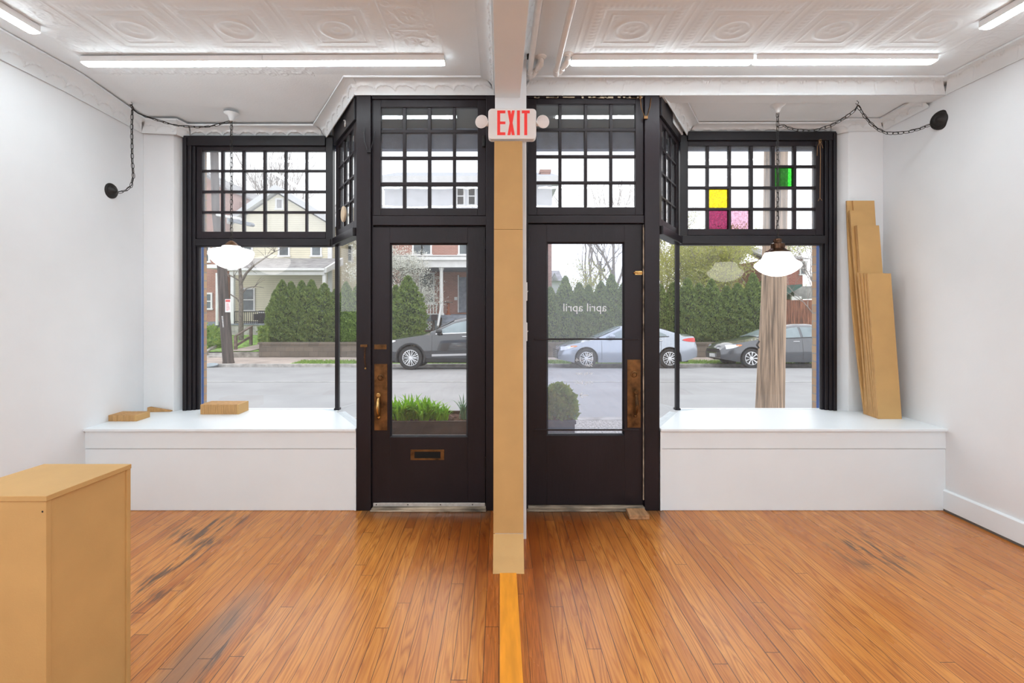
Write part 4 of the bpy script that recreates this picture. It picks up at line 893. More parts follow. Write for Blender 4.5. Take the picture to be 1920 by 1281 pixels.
strip_ground('ground_yard', [(20.7, -.42), (22.0, -.22), (24.5, .05), (60, .5)], -60, 60, M['grass'], 'green front gardens of the houses opposite', 'lawn')
struct('ground_path', MB().prism([(-11.6, 20.72, -.40), (-10.7, 20.72, -.40), (-9.9, 22.0, -.20), (-10.8, 22.0, -.20)], (0, 0, .02)), M['concrete'], 'concrete path up to the yellow house', 'path')
sw = 44.2
struct('wall_garden', MB().box(-10.2, 14.2, 20.5, 20.8, -.8, -.10).box(-10.25, 14.2, 20.46, 20.84, -.10, -.02), M['block'], 'stained block retaining wall under the hedges opposite', 'garden wall')
struct('wall_garden_low', MB().box(-11.35, -10.2, 20.5, 20.75, -.8, -.44).box(-40, -12.5, 20.5, 20.75, -.8, -.44), M['stone'], 'low stained concrete wall beside the garden steps', 'garden wall')
struct('ground_bed', MB().box(-10.1, 14.1, 20.8, 22.4, -.5, -.08), M['soil'], 'planting bed behind the retaining wall', 'bed')
t = thing('garden_steps', 'concrete garden steps behind the leaning pole', 'steps', (-11.9, 20.5, -.65), kind='structure')
q = MB()
for i in range(3): q.box(-12.45, -11.35, 20.35 + i * .3, 21.6, -.66, -.57 + i * .10)
q.build('step', M['kerb'], t); MB().prism([(-12.6, 20.3, -.65), (-12.6, 20.3, -.50), (-12.6, 21.3, -.18), (-12.6, 21.3, -.65)], (.14, 0, 0)).build('side_wall', M['stone'], t)
t = thing('handrail', 'weathered wooden handrail beside the garden path opposite', 'handrail', (-10.9, 20.9, -.4))
M['grey_wood'] = mat('weathered_brown_timber', (.16, .12, .10), .85, vary=.25, scale=8, bump=.3)
a0 = Vector((X(442, 20.9), 20.9, Z(660, 20.9))); a1 = Vector((X(442, 20.9), 20.9, Z(630, 20.9))); b0 = Vector((X(470.5, 21.9), 21.9, Z(651, 21.9))); b1 = Vector((X(470.5, 21.9), 21.9, Z(612, 21.9)))
MB().bar(a0 - Vector((0, 0, .3)), a1, .11, .11).build('post', M['grey_wood'], t); MB().bar(b0 - Vector((0, 0, .2)), b1, .11, .11).build('post', M['grey_wood'], t)
MB().bar(a1, b1 + Vector((.05, 0, .02)), .10, .05).build('top_rail', M['grey_wood'], t); MB().bar(a0.lerp(a1, .38), b0.lerp(b1, .52), .05, .10).build('mid_rail', M['grey_wood'], t)

# ------------------------------------------------------------------ poles
M['pole'] = mat('weathered_pole_wood', (.33, .235, .165), .9, vary=.38, scale=13, bump=.6, bscale=30, stretch=(3.2, 3.2, .10))
M['pole_dark'] = mat('dark_pole_wood', (.085, .068, .062), .9, vary=.35, scale=5, bump=.5, stretch=(3, 3, .2))
t = thing('utility_pole', 'thick weathered wooden utility pole close outside the right display window', 'utility pole', (X(1443, 6.3), 6.3, -.15))
k = 6.3 / F; pts = []; rad = []
for py, xa_, xb_ in ((860, 1415, 1467), (765, 1419, 1468), (660, 1424, 1469.5), (560, 1429.5, 1471.5), (400, 1433.5, 1473.5), (280, 1435, 1474.5), (60, 1438, 1475), (-400, 1443, 1476)):
    pts.append(((((xa_ + xb_) / 2) - CX) * k, 6.3, Z(py, 6.3))); rad.append((xb_ - xa_) / 2 * k)
pts[0] = (pts[0][0], 6.3, -.16); MB().tube(pts, rad, 28).build('pole_shaft', M['pole'], t, smooth=True)
MB().tube([(X(1421, 6.15), 6.12, Z(640, 6.12)), (X(1419, 6.1), 6.10, Z(647, 6.1)), (X(1423, 6.1), 6.10, Z(653, 6.1))], .012, 8).build('cable_staple', M['iron'], t)
MB().tube([(X(1472, 6.3), 6.28, Z(430, 6.3) + 3), (X(1472, 6.3), 6.28, Z(430, 6.3)), (X(1469, 6.3), 6.27, Z(570, 6.3)), (X(1466.5, 6.3), 6.26, .0)], .010, 6).build('ground_wire', mat('grey_conduit', (.45, .43, .40), .6), t)
t = thing('utility_pole', 'dark leaning utility pole across the street beside the garden steps, with a parking sign', 'utility pole', (X(428, 17.7), 17.7, -.56))
k = 17.7 / F; pts = []; rad = []
for py, xa_, xb_ in ((684, 418, 439), (676, 418.5, 437.5), (600, 412.5, 431), (500, 408, 424), (400, 398, 411), (290, 395, 409), (100, 390, 402), (-60, 387, 397)):
    pts.append(((((xa_ + xb_) / 2) - CX) * k, 17.7, Z(py, 17.7))); rad.append((xb_ - xa_) / 2 * k)
pts[0] = (pts[0][0], 17.7, -.57); MB().tube(pts, rad, 18).build('pole_shaft', M['pole_dark'], t, smooth=True)
MB().tube([(X(404, 17.4), 17.5, Z(402, 17.4)), (X(440, 16.8), 16.8, Z(409, 16.8)), (X(452, 16.4), 16.4, Z(411, 16.4))], .05, 8).build('lamp_arm', M['alu'], t)
q = MB(); q.prism([(X(428, 16.5), 16.4, Z(409, 16.4)), (X(470, 16.3), 16.3, Z(417, 16.3)), (X(472, 16.3), 16.3, Z(421, 16.3)), (X(468, 16.3), 16.3, Z(424, 16.3)), (X(430, 16.5), 16.4, Z(415, 16.4))], (0, .25, 0)); q.build('street_light', mat('grey_lamp_housing', (.20, .22, .25), .5), t, bevel=.02)
q = MB(); dS = 17.42; q.box(X(422, dS), X(432.5, dS), dS, dS + .01, Z(585.5, dS), Z(561, dS)); sg = q.build('parking_sign', M['white_metal'], t); tag(sg, 'white sign with red lettering')
q = MB(); q.box(X(423, dS), X(431.5, dS), dS - .006, dS, Z(566.5, dS), Z(562, dS))
for py in (569, 571.5, 574, 576.5, 579, 581.5): q.box(X(424, dS), X(431 - (py * 7 % 3), dS), dS - .006, dS, Z(py + .9, dS), Z(py, dS))
q.build('sign_lettering', mat('sign_red', (.65, .12, .12), .6), sg)
q = MB()
for i in range(8): q.box(X(416 + i * .25, 17.5), X(418.5 + i * .25, 17.5), 17.48, 17.49, Z(594.5 + i * 2.7, 17.5), Z(593 + i * 2.7, 17.5))
q.build('pole_numbers', M['sticker'], t)
q = MB(); q.lathe([(.0, .03), (.20, .03), (.25, .05), (.29, .09), (.31, .08), (.27, .02), (.23, 0), (0, 0)], T(X(392, 16.9), 16.88, -.60) @ RX(.10), 28)
tag(q.build('metal_basin', mat('bluish_metal', (.30, .35, .38), .4, metal=.4), smooth=True), 'bluish round basin lying by the kerb left of the leaning pole', 'basin')

# ------------------------------------------------------------------ houses opposite
M['trim_white'] = mat('white_house_trim', (.72, .72, .72), .6, vary=.04, scale=4)
M['shingle'] = mat('grey_roof_shingle', (.30, .29, .29), .85, vary=.2, scale=3, bump=.4)
M['dark_pane'] = mat('dark_window_pane', (.12, .14, .15), .12, vary=.3, scale=1.5)
M['grey_boards'] = mat('grey_porch_boards', (.22, .24, .28), .7, vary=.15, scale=5)
M['iron_rail'] = mat('black_railing', (.03, .03, .03), .5)
def hwin(par, d, xa, xb, ya, yb_, f=.09, mid=True, m=None):
    x0, x1, z0, z1 = X(xa, d), X(xb, d), Z(yb_, d), Z(ya, d)
    q = MB(); q.box(x0 - f, x1 + f, d - .07, d, z1, z1 + f); q.box(x0 - f - .04, x1 + f + .04, d - .10, d, z0 - f, z0); q.box(x0 - f, x0, d - .07, d, z0, z1); q.box(x1, x1 + f, d - .07, d, z0, z1)
    if mid: q.box(x0, x1, d - .05, d, (z0 + z1) / 2 - .03, (z0 + z1) / 2 + .03)
    w = q.build('window', M['trim_white'], par); MB().box(x0, x1, d - .02, d - .005, z0, z1).build('pane', m or M['dark_pane'], w); return w
# yellow house
dy = 27.0
yh = thing('house', 'cream clapboard house with a white gable and a long front porch, on the left', 'house', (X(525, dy), dy, -.3))
xl, xr, zE = X(432, dy), X(622, dy), Z(424, dy); ap = (X(521, dy), Z(364, dy))
q = MB(); q.prism([(xl, dy, -.4), (xr, dy, -.4), (xr, dy, zE), (ap[0], dy, ap[1]), (xl, dy, zE)], (0, 9, 0)); q.box(xr - .1, X(760, 30), 30.0, 37, -.4, 7.6); q.build('wall', M['siding'], yh)
q = MB()
for sx, xe in ((-1, xl), (1, xr)):
    dx = xe - ap[0]; m_ = (zE - ap[1]) / dx; xo = xe + sx * .5; zo = ap[1] + m_ * (xo - ap[0])
    q.prism([(ap[0], dy - .35, ap[1] + .10), (xo, dy - .35, zo + .10), (xo, dy - .35, zo + .42), (ap[0], dy - .35, ap[1] + .46)], (0, 9.6, 0))
q.prism([(xr, 29.7, 7.5), (X(760, 30), 29.7, 7.5), (X(760, 30), 29.7, 7.7), (xr, 29.7, 7.7)], (0, 8, 0)); q.build('roof', mat('pale_roof_edge', (.62, .63, .64), .7, vary=.05), yh)
MB().box(X(615, dy), X(622.5, dy), dy - .05, dy + .1, -.3, zE).build('corner_board', M['trim_white'], yh)
for a, b in ((458, 472), (525, 541), (586, 601)): hwin(yh, dy, a, b, 440, 479)
hwin(yh, dy, 455.5, 476, 543, 581.5); hwin(yh, dy, 520, 529, 375, 391, mid=False, m=M['shingle']); hwin(yh, 30, 653, 659, 462, 489); hwin(yh, 30, 636, 646, 545, 583); 
dp = 24.6
zf = Z(607, dp)
MB().box(X(432, dp), X(620, dp), dp, dy, -.35, zf - .05).build('porch_base', M['kerb'], yh); MB().box(X(430, dp), X(622, dp), dp - .06, dy, zf - .07, zf).build('porch_floor', M['grey_boards'], yh)
q = MB(); zb = Z(505, dp); zt_ = Z(487, dy)
q.prism([(X(428, dp), dp - .25, zb), (X(428, dp), dp - .25, zb + .08), (X(428, dp), dy, zt_ + .08), (X(428, dp), dy, zt_)], (X(610, dp) - X(428, dp), 0, 0)); q.build('porch_roof', M['shingle'], yh)
q = MB(); q.box(X(432, dp), X(610, dp), dp - .1, dp + .05, Z(516, dp), Z(509, dp)); q.box(X(428, dp), X(612, dp), dp - .28, dp + .1, Z(508, dp), Z(503, dp))
q.prism([(X(609, dp), dp - .2, Z(512, dp)), (X(609, dp), dp - .2, Z(503, dp)), (X(609, dp), dy, zt_ + .1), (X(609, dp), dy, zt_ - .3)], (.16, 0, 0)); q.build('porch_beam', M['trim_white'], yh)
for a, b in ((433, 439), (605, 611)): MB().box(X(a, dp), X(b, dp), dp - .05, dp + .12, zf, Z(512, dp)).build('porch_post', M['trim_white'], yh)
q = MB(); xa_, xb_ = X(440, dp), X(506, dp); q.box(xa_, xb_, dp, dp + .04, Z(585, dp), Z(583.5, dp)); q.box(xa_, xb_, dp, dp + .04, zf + .08, zf + .12)
for i in range(19): x_ = xa_ + (xb_ - xa_) * i / 18; q.box(x_ - .012, x_ + .012, dp + .01, dp + .03, zf, Z(584, dp))
q.build('porch_railing', M['iron_rail'], yh)
t = thing('porch_chair', 'dark outdoor chair on the porch of the cream house', 'chair', (X(485, 25.2), 25.2, zf)); dc = 25.2
M['dark_wicker'] = mat('dark_wicker', (.035, .03, .032), .7)
MB().box(X(476, dc), X(494, dc), dc + .5, dc + .6, zf, Z(583, dc)).build('backrest', M['dark_wicker'], t); MB().box(X(475, dc), X(503, dc), dc, dc + .55, zf + .15, zf + .48).build('seat', M['dark_wicker'], t); MB().box(X(476, dc), X(492, dc), dc + .4, dc + .5, zf + .52, zf + .60).build('cushion', M['trim_white'], t)
MB().box(X(497, dc), X(504, dc), dc, dc + .55, zf + .4, zf + .62).build('armrest', M['dark_wicker'], t)
# brick house far left
db_ = 26.0
bh = thing('house', 'red brick house at the far left, behind the leaning pole', 'house', (X(380, db_), db_, -.3))
q = MB(); xR = X(452, db_); q.prism([(X(250, db_), db_, -.4), (X(412, db_), db_, -.4), (X(412, db_), db_, Z(350, db_)), (X(380, db_), db_, Z(325, db_)), (X(250, db_), db_, Z(330, db_))], (0, 8, 0))
q.prism([(X(405, 28), 28, -.4), (X(452, 28), 28, -.4), (X(452, 28), 28, Z(380, 28)), (X(405, 28), 28, Z(340, 28))], (0, 6, 0)); q.build('wall', M['brick_pale'], bh)
MB().prism([(X(376, db_), db_ - .3, Z(322, db_)), (X(416, db_), db_ - .3, Z(352, db_)), (X(416, db_), db_ - .3, Z(348, db_)), (X(376, db_), db_ - .3, Z(317, db_))], (0, 8.5, 0)).build('roof', M['shingle'], bh)
hwin(bh, db_, 388, 391.5, 462, 490); hwin(bh, db_, 388, 396, 552, 578)
q = MB(); q.tube([(X(407, 24.5), 24.5, Z(512, 24.5)), (X(407, 24.5), 24.5, Z(610, 24.5))], .07, 8); q.box(X(384, 24.6), X(410, 24.6), 24.6, 26, Z(503, 24.6), Z(496, 24.6)); q.build('porch_edge', M['trim_white'], bh)
MB().box(X(380, 24.7), X(404, 24.7), 24.7, 26, -.35, Z(604, 24.7)).build('porch_base', M['grey_boards'], bh)
# red brick house with porch
dr = 27.0
rh = thing('house', 'red brick house with a white columned porch, seen through the left door', 'house', (X(870, dr), dr, -.3))
xl, xr = X(722, dr), X(1034.5, dr); ze = Z(345, dr)
MB().box(xl, xr, dr, dr + 9, -.4, 6.1).build('wall', M['brick_pale'], rh); MB().box(xl - .02, xr + .02, dr - .02, dr + 9, 6.1, ze).build('upper_wall', mat('washed_out_upper_wall', (.66, .67, .71), .8, vary=.05, scale=2), rh)  # upper wall coloured pale, overexposed daylight put into its colour
q = MB(); q.prism([(xl - .4, dr - .5, ze), (xl - .4, dr - .5, ze + .3), (xl - .4, dr + 5, ze + 2.0), (xl - .4, dr + 9.5, ze)], (xr - xl + .8, 0, 0)); q.build('roof', mat('pale_slate_roof', (.46, .49, .55), .7, vary=.1), rh)
MB().box(xl - .45, xr + .45, dr - .6, dr - .45, ze - .05, ze + .3).build('gutter', M['trim_white'], rh)
MB().box(X(1014, 29), X(1031, 29), 29, 29.9, ze, Z(318, 29)).box(X(1012, 29), X(1033, 29), 28.95, 29.95, Z(323, 29), Z(318, 29)).build('chimney', M['brick_pale'], rh)
for a, b in ((776, 790), (793, 807), (862, 876), (858, 869), (879, 890)):
    if a in (858, 879): hwin(rh, dr, a, b, 352, 384)
    else: hwin(rh, dr, a, b, 440, 476.5)
hwin(rh, dr, 788, 812, 514, 567); MB().box(X(861, dr), X(876, dr), dr - .05, dr, Z(586, dr), Z(520, dr)).build('front_door', M['grey_boards'], rh); MB().box(X(858.5, dr), X(860.5, dr), dr - .08, dr, Z(586, dr), Z(516, dr)).build('door_trim', M['trim_white'], rh)
MB().box(X(852, dr), X(857.5, dr), dr - .05, dr, Z(563, dr), Z(557, dr)).build('letter_box', M['trim_white'], rh)
dq = 24.2; zf2 = Z(591, dq)
q = MB(); q.box(X(735, dq), X(1000, dq), dq - .25, dq + .15, Z(502, dq), Z(484, dq)); q.box(X(733, dq), X(1002, dq), dq - .4, dq + .2, Z(489, dq), Z(482, dq)); q.build('porch_beam', M['trim_white'], rh)
MB().prism([(X(733, dq), dq - .4, Z(483, dq)), (X(733, dq), dq - .4, Z(481, dq)), (X(733, dq), dr, Z(478, dr)), (X(733, dq), dr, Z(481, dr))], (X(1002, dq) - X(733, dq), 0, 0)).build('porch_roof', mat('pale_porch_roof', (.55, .54, .54), .7), rh)
MB().box(X(735, dq), X(1000, dq), dq, dr, Z(484, dq) - .5, Z(484, dq) - .4).build('porch_ceiling', M['grey_boards'], rh)
for px in (827.5, 945):
    q = MB(); xc_ = X(px, dq); q.lathe([(.14, zf2), (.14, zf2 + .08), (.105, zf2 + .12), (.095, zf2 + 1.0), (.085, Z(508, dq)), (.10, Z(507, dq)), (.13, Z(504, dq)), (.13, Z(502, dq))], T(xc_, dq, 0), 18); q.build('porch_column', M['trim_white'], rh, smooth=True)
MB().box(X(735, dq), X(1000, dq), dq - .15, dr, zf2 - .12, zf2).box(X(735, dq), X(790, dq), dq - .12, dq, Z(603, dq), zf2).box(X(816, dq), X(822, dq), dq - .12, dq, -.3, zf2).box(X(786, dq), X(820, dq), dq - .10, dq, Z(602, dq), zf2).build('porch_floor', M['grey_boards'], rh)
q = MB(); xa_, xb_ = X(776, dq), X(821, dq); q.box(xa_, xb_, dq - .04, dq + .04, Z(571.5, dq), Z(569.5, dq)); q.box(xa_, xb_, dq - .04, dq + .04, zf2 + .02, zf2 + .08); q.build('porch_rail', M['trim_white'], rh)
for i in range(8):
    x_ = xa_ + (xb_ - xa_) * (i + .5) / 8; q = MB(); q.lathe([(.030, zf2 + .05), (.030, zf2 + .12), (.018, zf2 + .15), (.035, zf2 + .27), (.018, zf2 + .42), (.030, zf2 + .45), (.030, Z(571, dq))], T(x_, dq, 0), 8); q.build('baluster', M['trim_white'], rh, smooth=True)
q = MB(); x0, x1, z0, z1 = X(786, dq), X(814, dq), Z(619, dq), Z(603, dq); st_ = .16
for i in range(-4, 9):
    for s__ in (1, -1):
        a = (x0 + i * st_, z0) if s__ > 0 else (x0 + i * st_, z1); b = (a[0] + (z1 - z0), z1 if s__ > 0 else z0)
        ta = max(0, (x0 - a[0]) / (b[0] - a[0])); tb = min(1, (x1 - a[0]) / (b[0] - a[0]))
        if tb > ta: q.bar((a[0] + (b[0]-a[0])*ta, dq - .05 - .012 * s__, a[1] + (b[1]-a[1])*ta), (a[0] + (b[0]-a[0])*tb, dq - .05 - .012 * s__, a[1] + (b[1]-a[1])*tb), .012, .045)
q.build('lattice', M['trim_white'], rh)
q = MB()
for i in range(6): q.box(X(830, dq), X(1000, dq), dq - .25 - i * .28, dq - .1, -.3, zf2 - .12 - i * .18)
q.build('porch_steps', M['grey_boards'], rh)
MB().bar((X(828, dq), dq - .1, Z(572, dq)), (X(821, 22.8), 22.8, Z(612, 22.8)), .09, .09).build('stair_rail', M['trim_white'], rh)
t = thing('side_table', 'small table with a cat-sized pale bundle on the brick house porch', 'table', (X(840, 25), 25, zf2)); t['label'] = 'small reddish side table on the porch of the red brick house'
MB().box(X(832, 25), X(848, 25), 24.8, 25.2, zf2 + .62, zf2 + .67).build('tabletop', M['grey_wood'], t); q = MB(); q.lathe([(.16, zf2), (.08, zf2 + .08), (.07, zf2 + .62)], T(X(840.5, 25), 25, 0), 12); q.build('table_leg', mat('rust_red', (.30, .10, .05), .7), t)
t = thing('mailbox', 'dark mailbox on a leaning post in front of the lattice', 'mailbox', (X(810, 22.2), 22.2, -.3))
MB().box(X(808.5, 22.2), X(819.5, 22.2), 22.2, 22.5, Z(601, 22.2), Z(590, 22.2)).build('mailbox_body', mat('dark_plum_metal', (.06, .045, .05), .5), t, bevel=.02); MB().tube([(X(812.5, 22.2), 22.3, Z(601, 22.2)), (X(806, 22.2), 22.3, -.3)], .045, 8).build('mailbox_post', M['pole_dark'], t)
# little house with grey roof far behind and far pole
ds = 46
t = thing('house', 'small distant house with a grey roof, seen above the hedge through the right door', 'house', (X(1040, ds), ds, 0))
MB().box(X(1030, ds), X(1055, ds), ds, ds + 8, 0, Z(526, ds)).build('wall', mat('pale_stucco', (.50, .50, .52), .8), t)
MB().prism([(X(1030, ds), ds - .4, Z(527, ds)), (X(1056, ds), ds - .4, Z(527, ds)), (X(1055.5, ds), ds + 3, Z(503, ds)), (X(1034, ds), ds + 3, Z(504, ds))], (0, .3, 0)).prism([(X(1030, ds), ds - .4, Z(527, ds)), (X(1046, ds), ds - .4, Z(527, ds)), (X(1039, ds), ds - .4, Z(512, ds))], (0, 3, 0)).build('roof', M['shingle'], t)
t = thing('utility_pole', 'thin distant utility pole above the hedge through the right door', 'utility pole', (X(1126, 60), 60, 0))
MB().tube([(X(1126, 60), 60, 0), (X(1126, 60), 60, Z(490, 60))], .16, 8).build('pole_shaft', M['pole_dark'], t); MB().box(X(1122, 60), X(1131, 60), 59.9, 60.1, Z(497, 60), Z(495.5, 60)).lathe([(.3, Z(510, 60)), (.3, Z(504, 60))], T(X(1130.5, 60), 60, 0), 10).build('transformer', M['iron'], t)
# brick house at the far right with its low grey roofs, and fence
dh = 27
t = thing('house', 'brick house with grey roofs behind the wooden fence at the right', 'house', (X(1495, dh), dh, 0))
MB().box(X(1440, dh), X(1505, dh), dh, dh + 8, -.3, Z(486, dh)).build('wall', M['brick_red'], t)
MB().prism([(X(1436, dh), dh - .5, Z(487, dh)), (X(1510, dh), dh - .5, Z(487, dh)), (X(1500, dh), dh + 4, Z(474, dh)), (X(1440, dh), dh + 4, Z(440, dh))], (0, .3, 0)).build('roof', M['shingle'], t)
MB().box(X(1482, dh), X(1490, dh), dh + 2, dh + 2.6, Z(490, dh), Z(462, dh)).build('chimney', M['grey_wood'], t)
hwin(t, dh, 1500.5, 1509, 492, 514, f=.07)
q = MB(); q.prism([(X(1466, 25), 25, Z(559, 25)), (X(1504, 25), 25, Z(537, 25)), (X(1504, 25), 25, Z(533, 25)), (X(1466, 25), 25, Z(554, 25))], (0, 2, 0)); q.build('porch_roof_edge', mat('dark_green_paint', (.04, .10, .08), .5), t)
MB().box(X(1500, 25), X(1560, 25), 25.5, 28, Z(560, 25), Z(536, 25)).build('porch_roof', M['shingle'], t); MB().box(X(1485, 24.8), X(1503, 24.8), 24.8, 24.9, Z(566, 24.8), Z(556, 24.8)).build('porch_gable', M['trim_white'], t)
dfn = 22.5; t = thing('fence', 'reddish brown board fence behind the grey car', 'fence', (X(1500, dfn), dfn, -.3)); q = MB(); x_ = X(1436, dfn); i = 0
rn = random.Random(5); fm = mat('red_brown_fence_boards', (.24, .10, .06), .8, vary=.5, scale=7, bump=.3, stretch=(3, 3, .2))
while x_ < X(1600, dfn): q.box(x_, x_ + .135, dfn, dfn + .02, -.3, Z(563.5 - (x_ - X(1436, dfn)) * .6 + rn.uniform(-.3, .3), dfn)); x_ += .145
q.build('fence_boards', fm, t); MB().box(X(1436, dfn), X(1600, dfn), dfn + .02, dfn + .07, .9, 1.0).build('fence_rail', fm, t)

# ------------------------------------------------------------------ plants
def leaf_mat(name, c1, c2, rough=.6, tr=.25):
    m = bpy.data.materials.new(name); m.use_nodes = True; t = NT(m)
    tcn = t.n('ShaderNodeTexCoord'); nz = t.n('ShaderNodeTexNoise', Scale=9.0, Detail=3.0); t.l(tcn.outputs['Object'], nz.inputs['Vector'])
    col = t.ramp(nz.outputs['Fac'], [(.32, c1), (.68, c2)]); t.l(col, t.b.inputs['Base Color']); t.b.inputs['Roughness'].default_value = rough
    t.b.inputs['Specular IOR Level'].default_value = .25
    out = [n for n in t.t.nodes if n.type == 'OUTPUT_MATERIAL'][0]; tl = t.n('ShaderNodeBsdfTranslucent'); t.l(col, tl.inputs['Color']); mx = t.n('ShaderNodeMixShader'); mx.inputs[0].default_value = tr
    t.l(t.b.outputs[0], mx.inputs[1]); t.l(tl.outputs[0], mx.inputs[2]); t.l(mx.outputs[0], out.inputs[0]); return m
M['arbor'] = leaf_mat('arborvitae_green', (.10, .16, .045), (.27, .36, .10))
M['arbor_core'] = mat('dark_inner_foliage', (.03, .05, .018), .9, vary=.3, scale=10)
M['bud'] = leaf_mat('spring_bud_green', (.38, .40, .11), (.58, .57, .20), tr=.4)
M['bark'] = mat('grey_bark', (.17, .145, .125), .9, vary=.25, scale=10, bump=.4)
M['bark_pale'] = mat('pale_twigs', (.30, .26, .24), .9, vary=.15, scale=6)
M['blossom'] = leaf_mat('white_blossom', (.62, .62, .55), (.85, .85, .80), tr=.3)
M['bush'] = leaf_mat('garden_green', (.13, .24, .05), (.36, .46, .12))
M['fresh'] = leaf_mat('fresh_lily_green', (.16, .42, .02), (.38, .68, .05), tr=.35)
M['fresh2'] = leaf_mat('blue_green_leaf', (.13, .28, .16), (.24, .40, .24), tr=.25)
def leaf_cloud(mb, pts, size, rn, up=.5, mi=0, asp=.45):
    for p, nrm in pts:
        d = Vector((rn.gauss(0, .5), rn.gauss(0, .5), rn.gauss(0, .5) + up)) + Vector(nrm) * .6
        if d.length < .01: continue
        d.normalize(); s = size * rn.uniform(.6, 1.3); a = d.orthogonal().normalized(); a = (a * math.cos(q_) + d.cross(a) * math.sin(q_)) if (q_ := rn.uniform(0, 6.28)) else a
        p = Vector(p); mb.add([p, p + d * s * .5 + a * s * asp, p + d * s, p + d * s * .5 - a * s * asp], [(0, 1, 2, 3)], mi)
def arbor(name, label, seed, group, n=8000, H_=2.8, R_=.50):
    rn = random.Random(seed); t = thing(name, label, 'evergreen shrub', (0, 0, 0), group)
    lob = [(rn.uniform(0, 6.28), rn.uniform(1.5, 5.5), rn.uniform(0, 6.28), rn.uniform(.04, .09)) for _ in range(7)]
    def rr(th, f):
        base = R_ * min(1, ((1 - f) / .50)) ** .75 * (.82 + .18 * min(1, f / .12))
        return base * (1 + sum(a * math.sin(th * round(k) + f * 9 * k + ph) for ph, k, _, a in lob))
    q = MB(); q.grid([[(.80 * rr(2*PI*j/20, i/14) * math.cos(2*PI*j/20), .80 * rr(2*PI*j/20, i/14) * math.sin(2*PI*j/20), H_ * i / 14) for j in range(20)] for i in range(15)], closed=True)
    pts = []
    for _ in range(n):
        f = 1 - math.sqrt(rn.random()) if rn.random() < .45 else rn.random() ; th = rn.uniform(0, 6.28); r = rr(th, f) * rn.uniform(.86, 1.06)
        pts.append(((r * math.cos(th), r * math.sin(th), H_ * f * .97), (math.cos(th), math.sin(th), .3)))
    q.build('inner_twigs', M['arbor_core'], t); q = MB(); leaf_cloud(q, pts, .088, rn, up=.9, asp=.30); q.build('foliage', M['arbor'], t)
    MB().tube([(0, 0, -.05), (0, 0, .4)], .05, 7).build('trunk', M['bark'], t); return t
GH = 'tall evergreens clipped in a row behind the retaining wall'
prot = [arbor('arborvitae', '', s__, GH) for s__ in (11, 12, 13)]
used = [False] * 3
def put_arbor(px, ytop, d, wpx, label, idx, group=GH, z0=-.08):
    z1 = Z(ytop, d); hgt = z1 - z0
    o = prot[idx] if not used[idx] else copy_tree(prot[idx]); used[idx] = True
    o.location = (X(px, d), d, z0); o.rotation_euler = (0, 0, (px * 1.7) % 6.28); w = wpx * .92 * d / F / 2 / .5; o.scale = (w, w, hgt / 2.8); o['label'] = label; o['group'] = group; return o
ordn = ['first', 'second', 'third', 'fourth', 'fifth', 'sixth', 'seventh', 'eighth']
hl = [(516, 542, 34), (529, 523, 44), (546, 527, 44), (566, 525, 46), (584, 523, 46), (608, 530, 50), (630, 540, 44), (649, 527, 42), (672, 530, 44), (694, 528, 44)]
for i, (px, yt2, w) in enumerate(hl):
    lb = f'dark green evergreen in the hedge before the cream house, {ordn[i]} from the left end' if i < 6 else f'evergreen seen through the angled glass left of the doors, {ordn[i - 6]} from the corner post'
    put_arbor(px, yt2, 21.55, w, lb, i % 3)
put_arbor(742, 533, 21.6, 44, 'dark green evergreen behind the black car, at the left edge of the left door glass', 1); put_arbor(765, 516, 21.0, 64, 'large pointed evergreen behind the black car, seen through the left door', 2)
hr = [(1032, 537), (1060, 516), (1086, 529), (1103, 533), (1127, 526), (1146, 513), (1168, 530), (1190, 528), (1212, 530), (1238, 532), (1262, 528)]
for i, (px, yt2) in enumerate(hr):
    lb = f'dark green evergreen seen through the right door, {ordn[i]} from the left' if i < 6 else f'evergreen seen past the post right of the right door, {ordn[i - 6]} from the left'
    put_arbor(px, yt2, 21.5, 46, lb, i % 3)
hr = [(1289, 520), (1311, 530), (1334, 522), (1362, 535), (1383, 530), (1412, 511), (1432, 522)]
for i, (px, yt2) in enumerate(hr): put_arbor(px, yt2, 21.5, 50, f'hedge evergreen seen through the right display window, {ordn[i]} from the left', (i + 1) % 3)

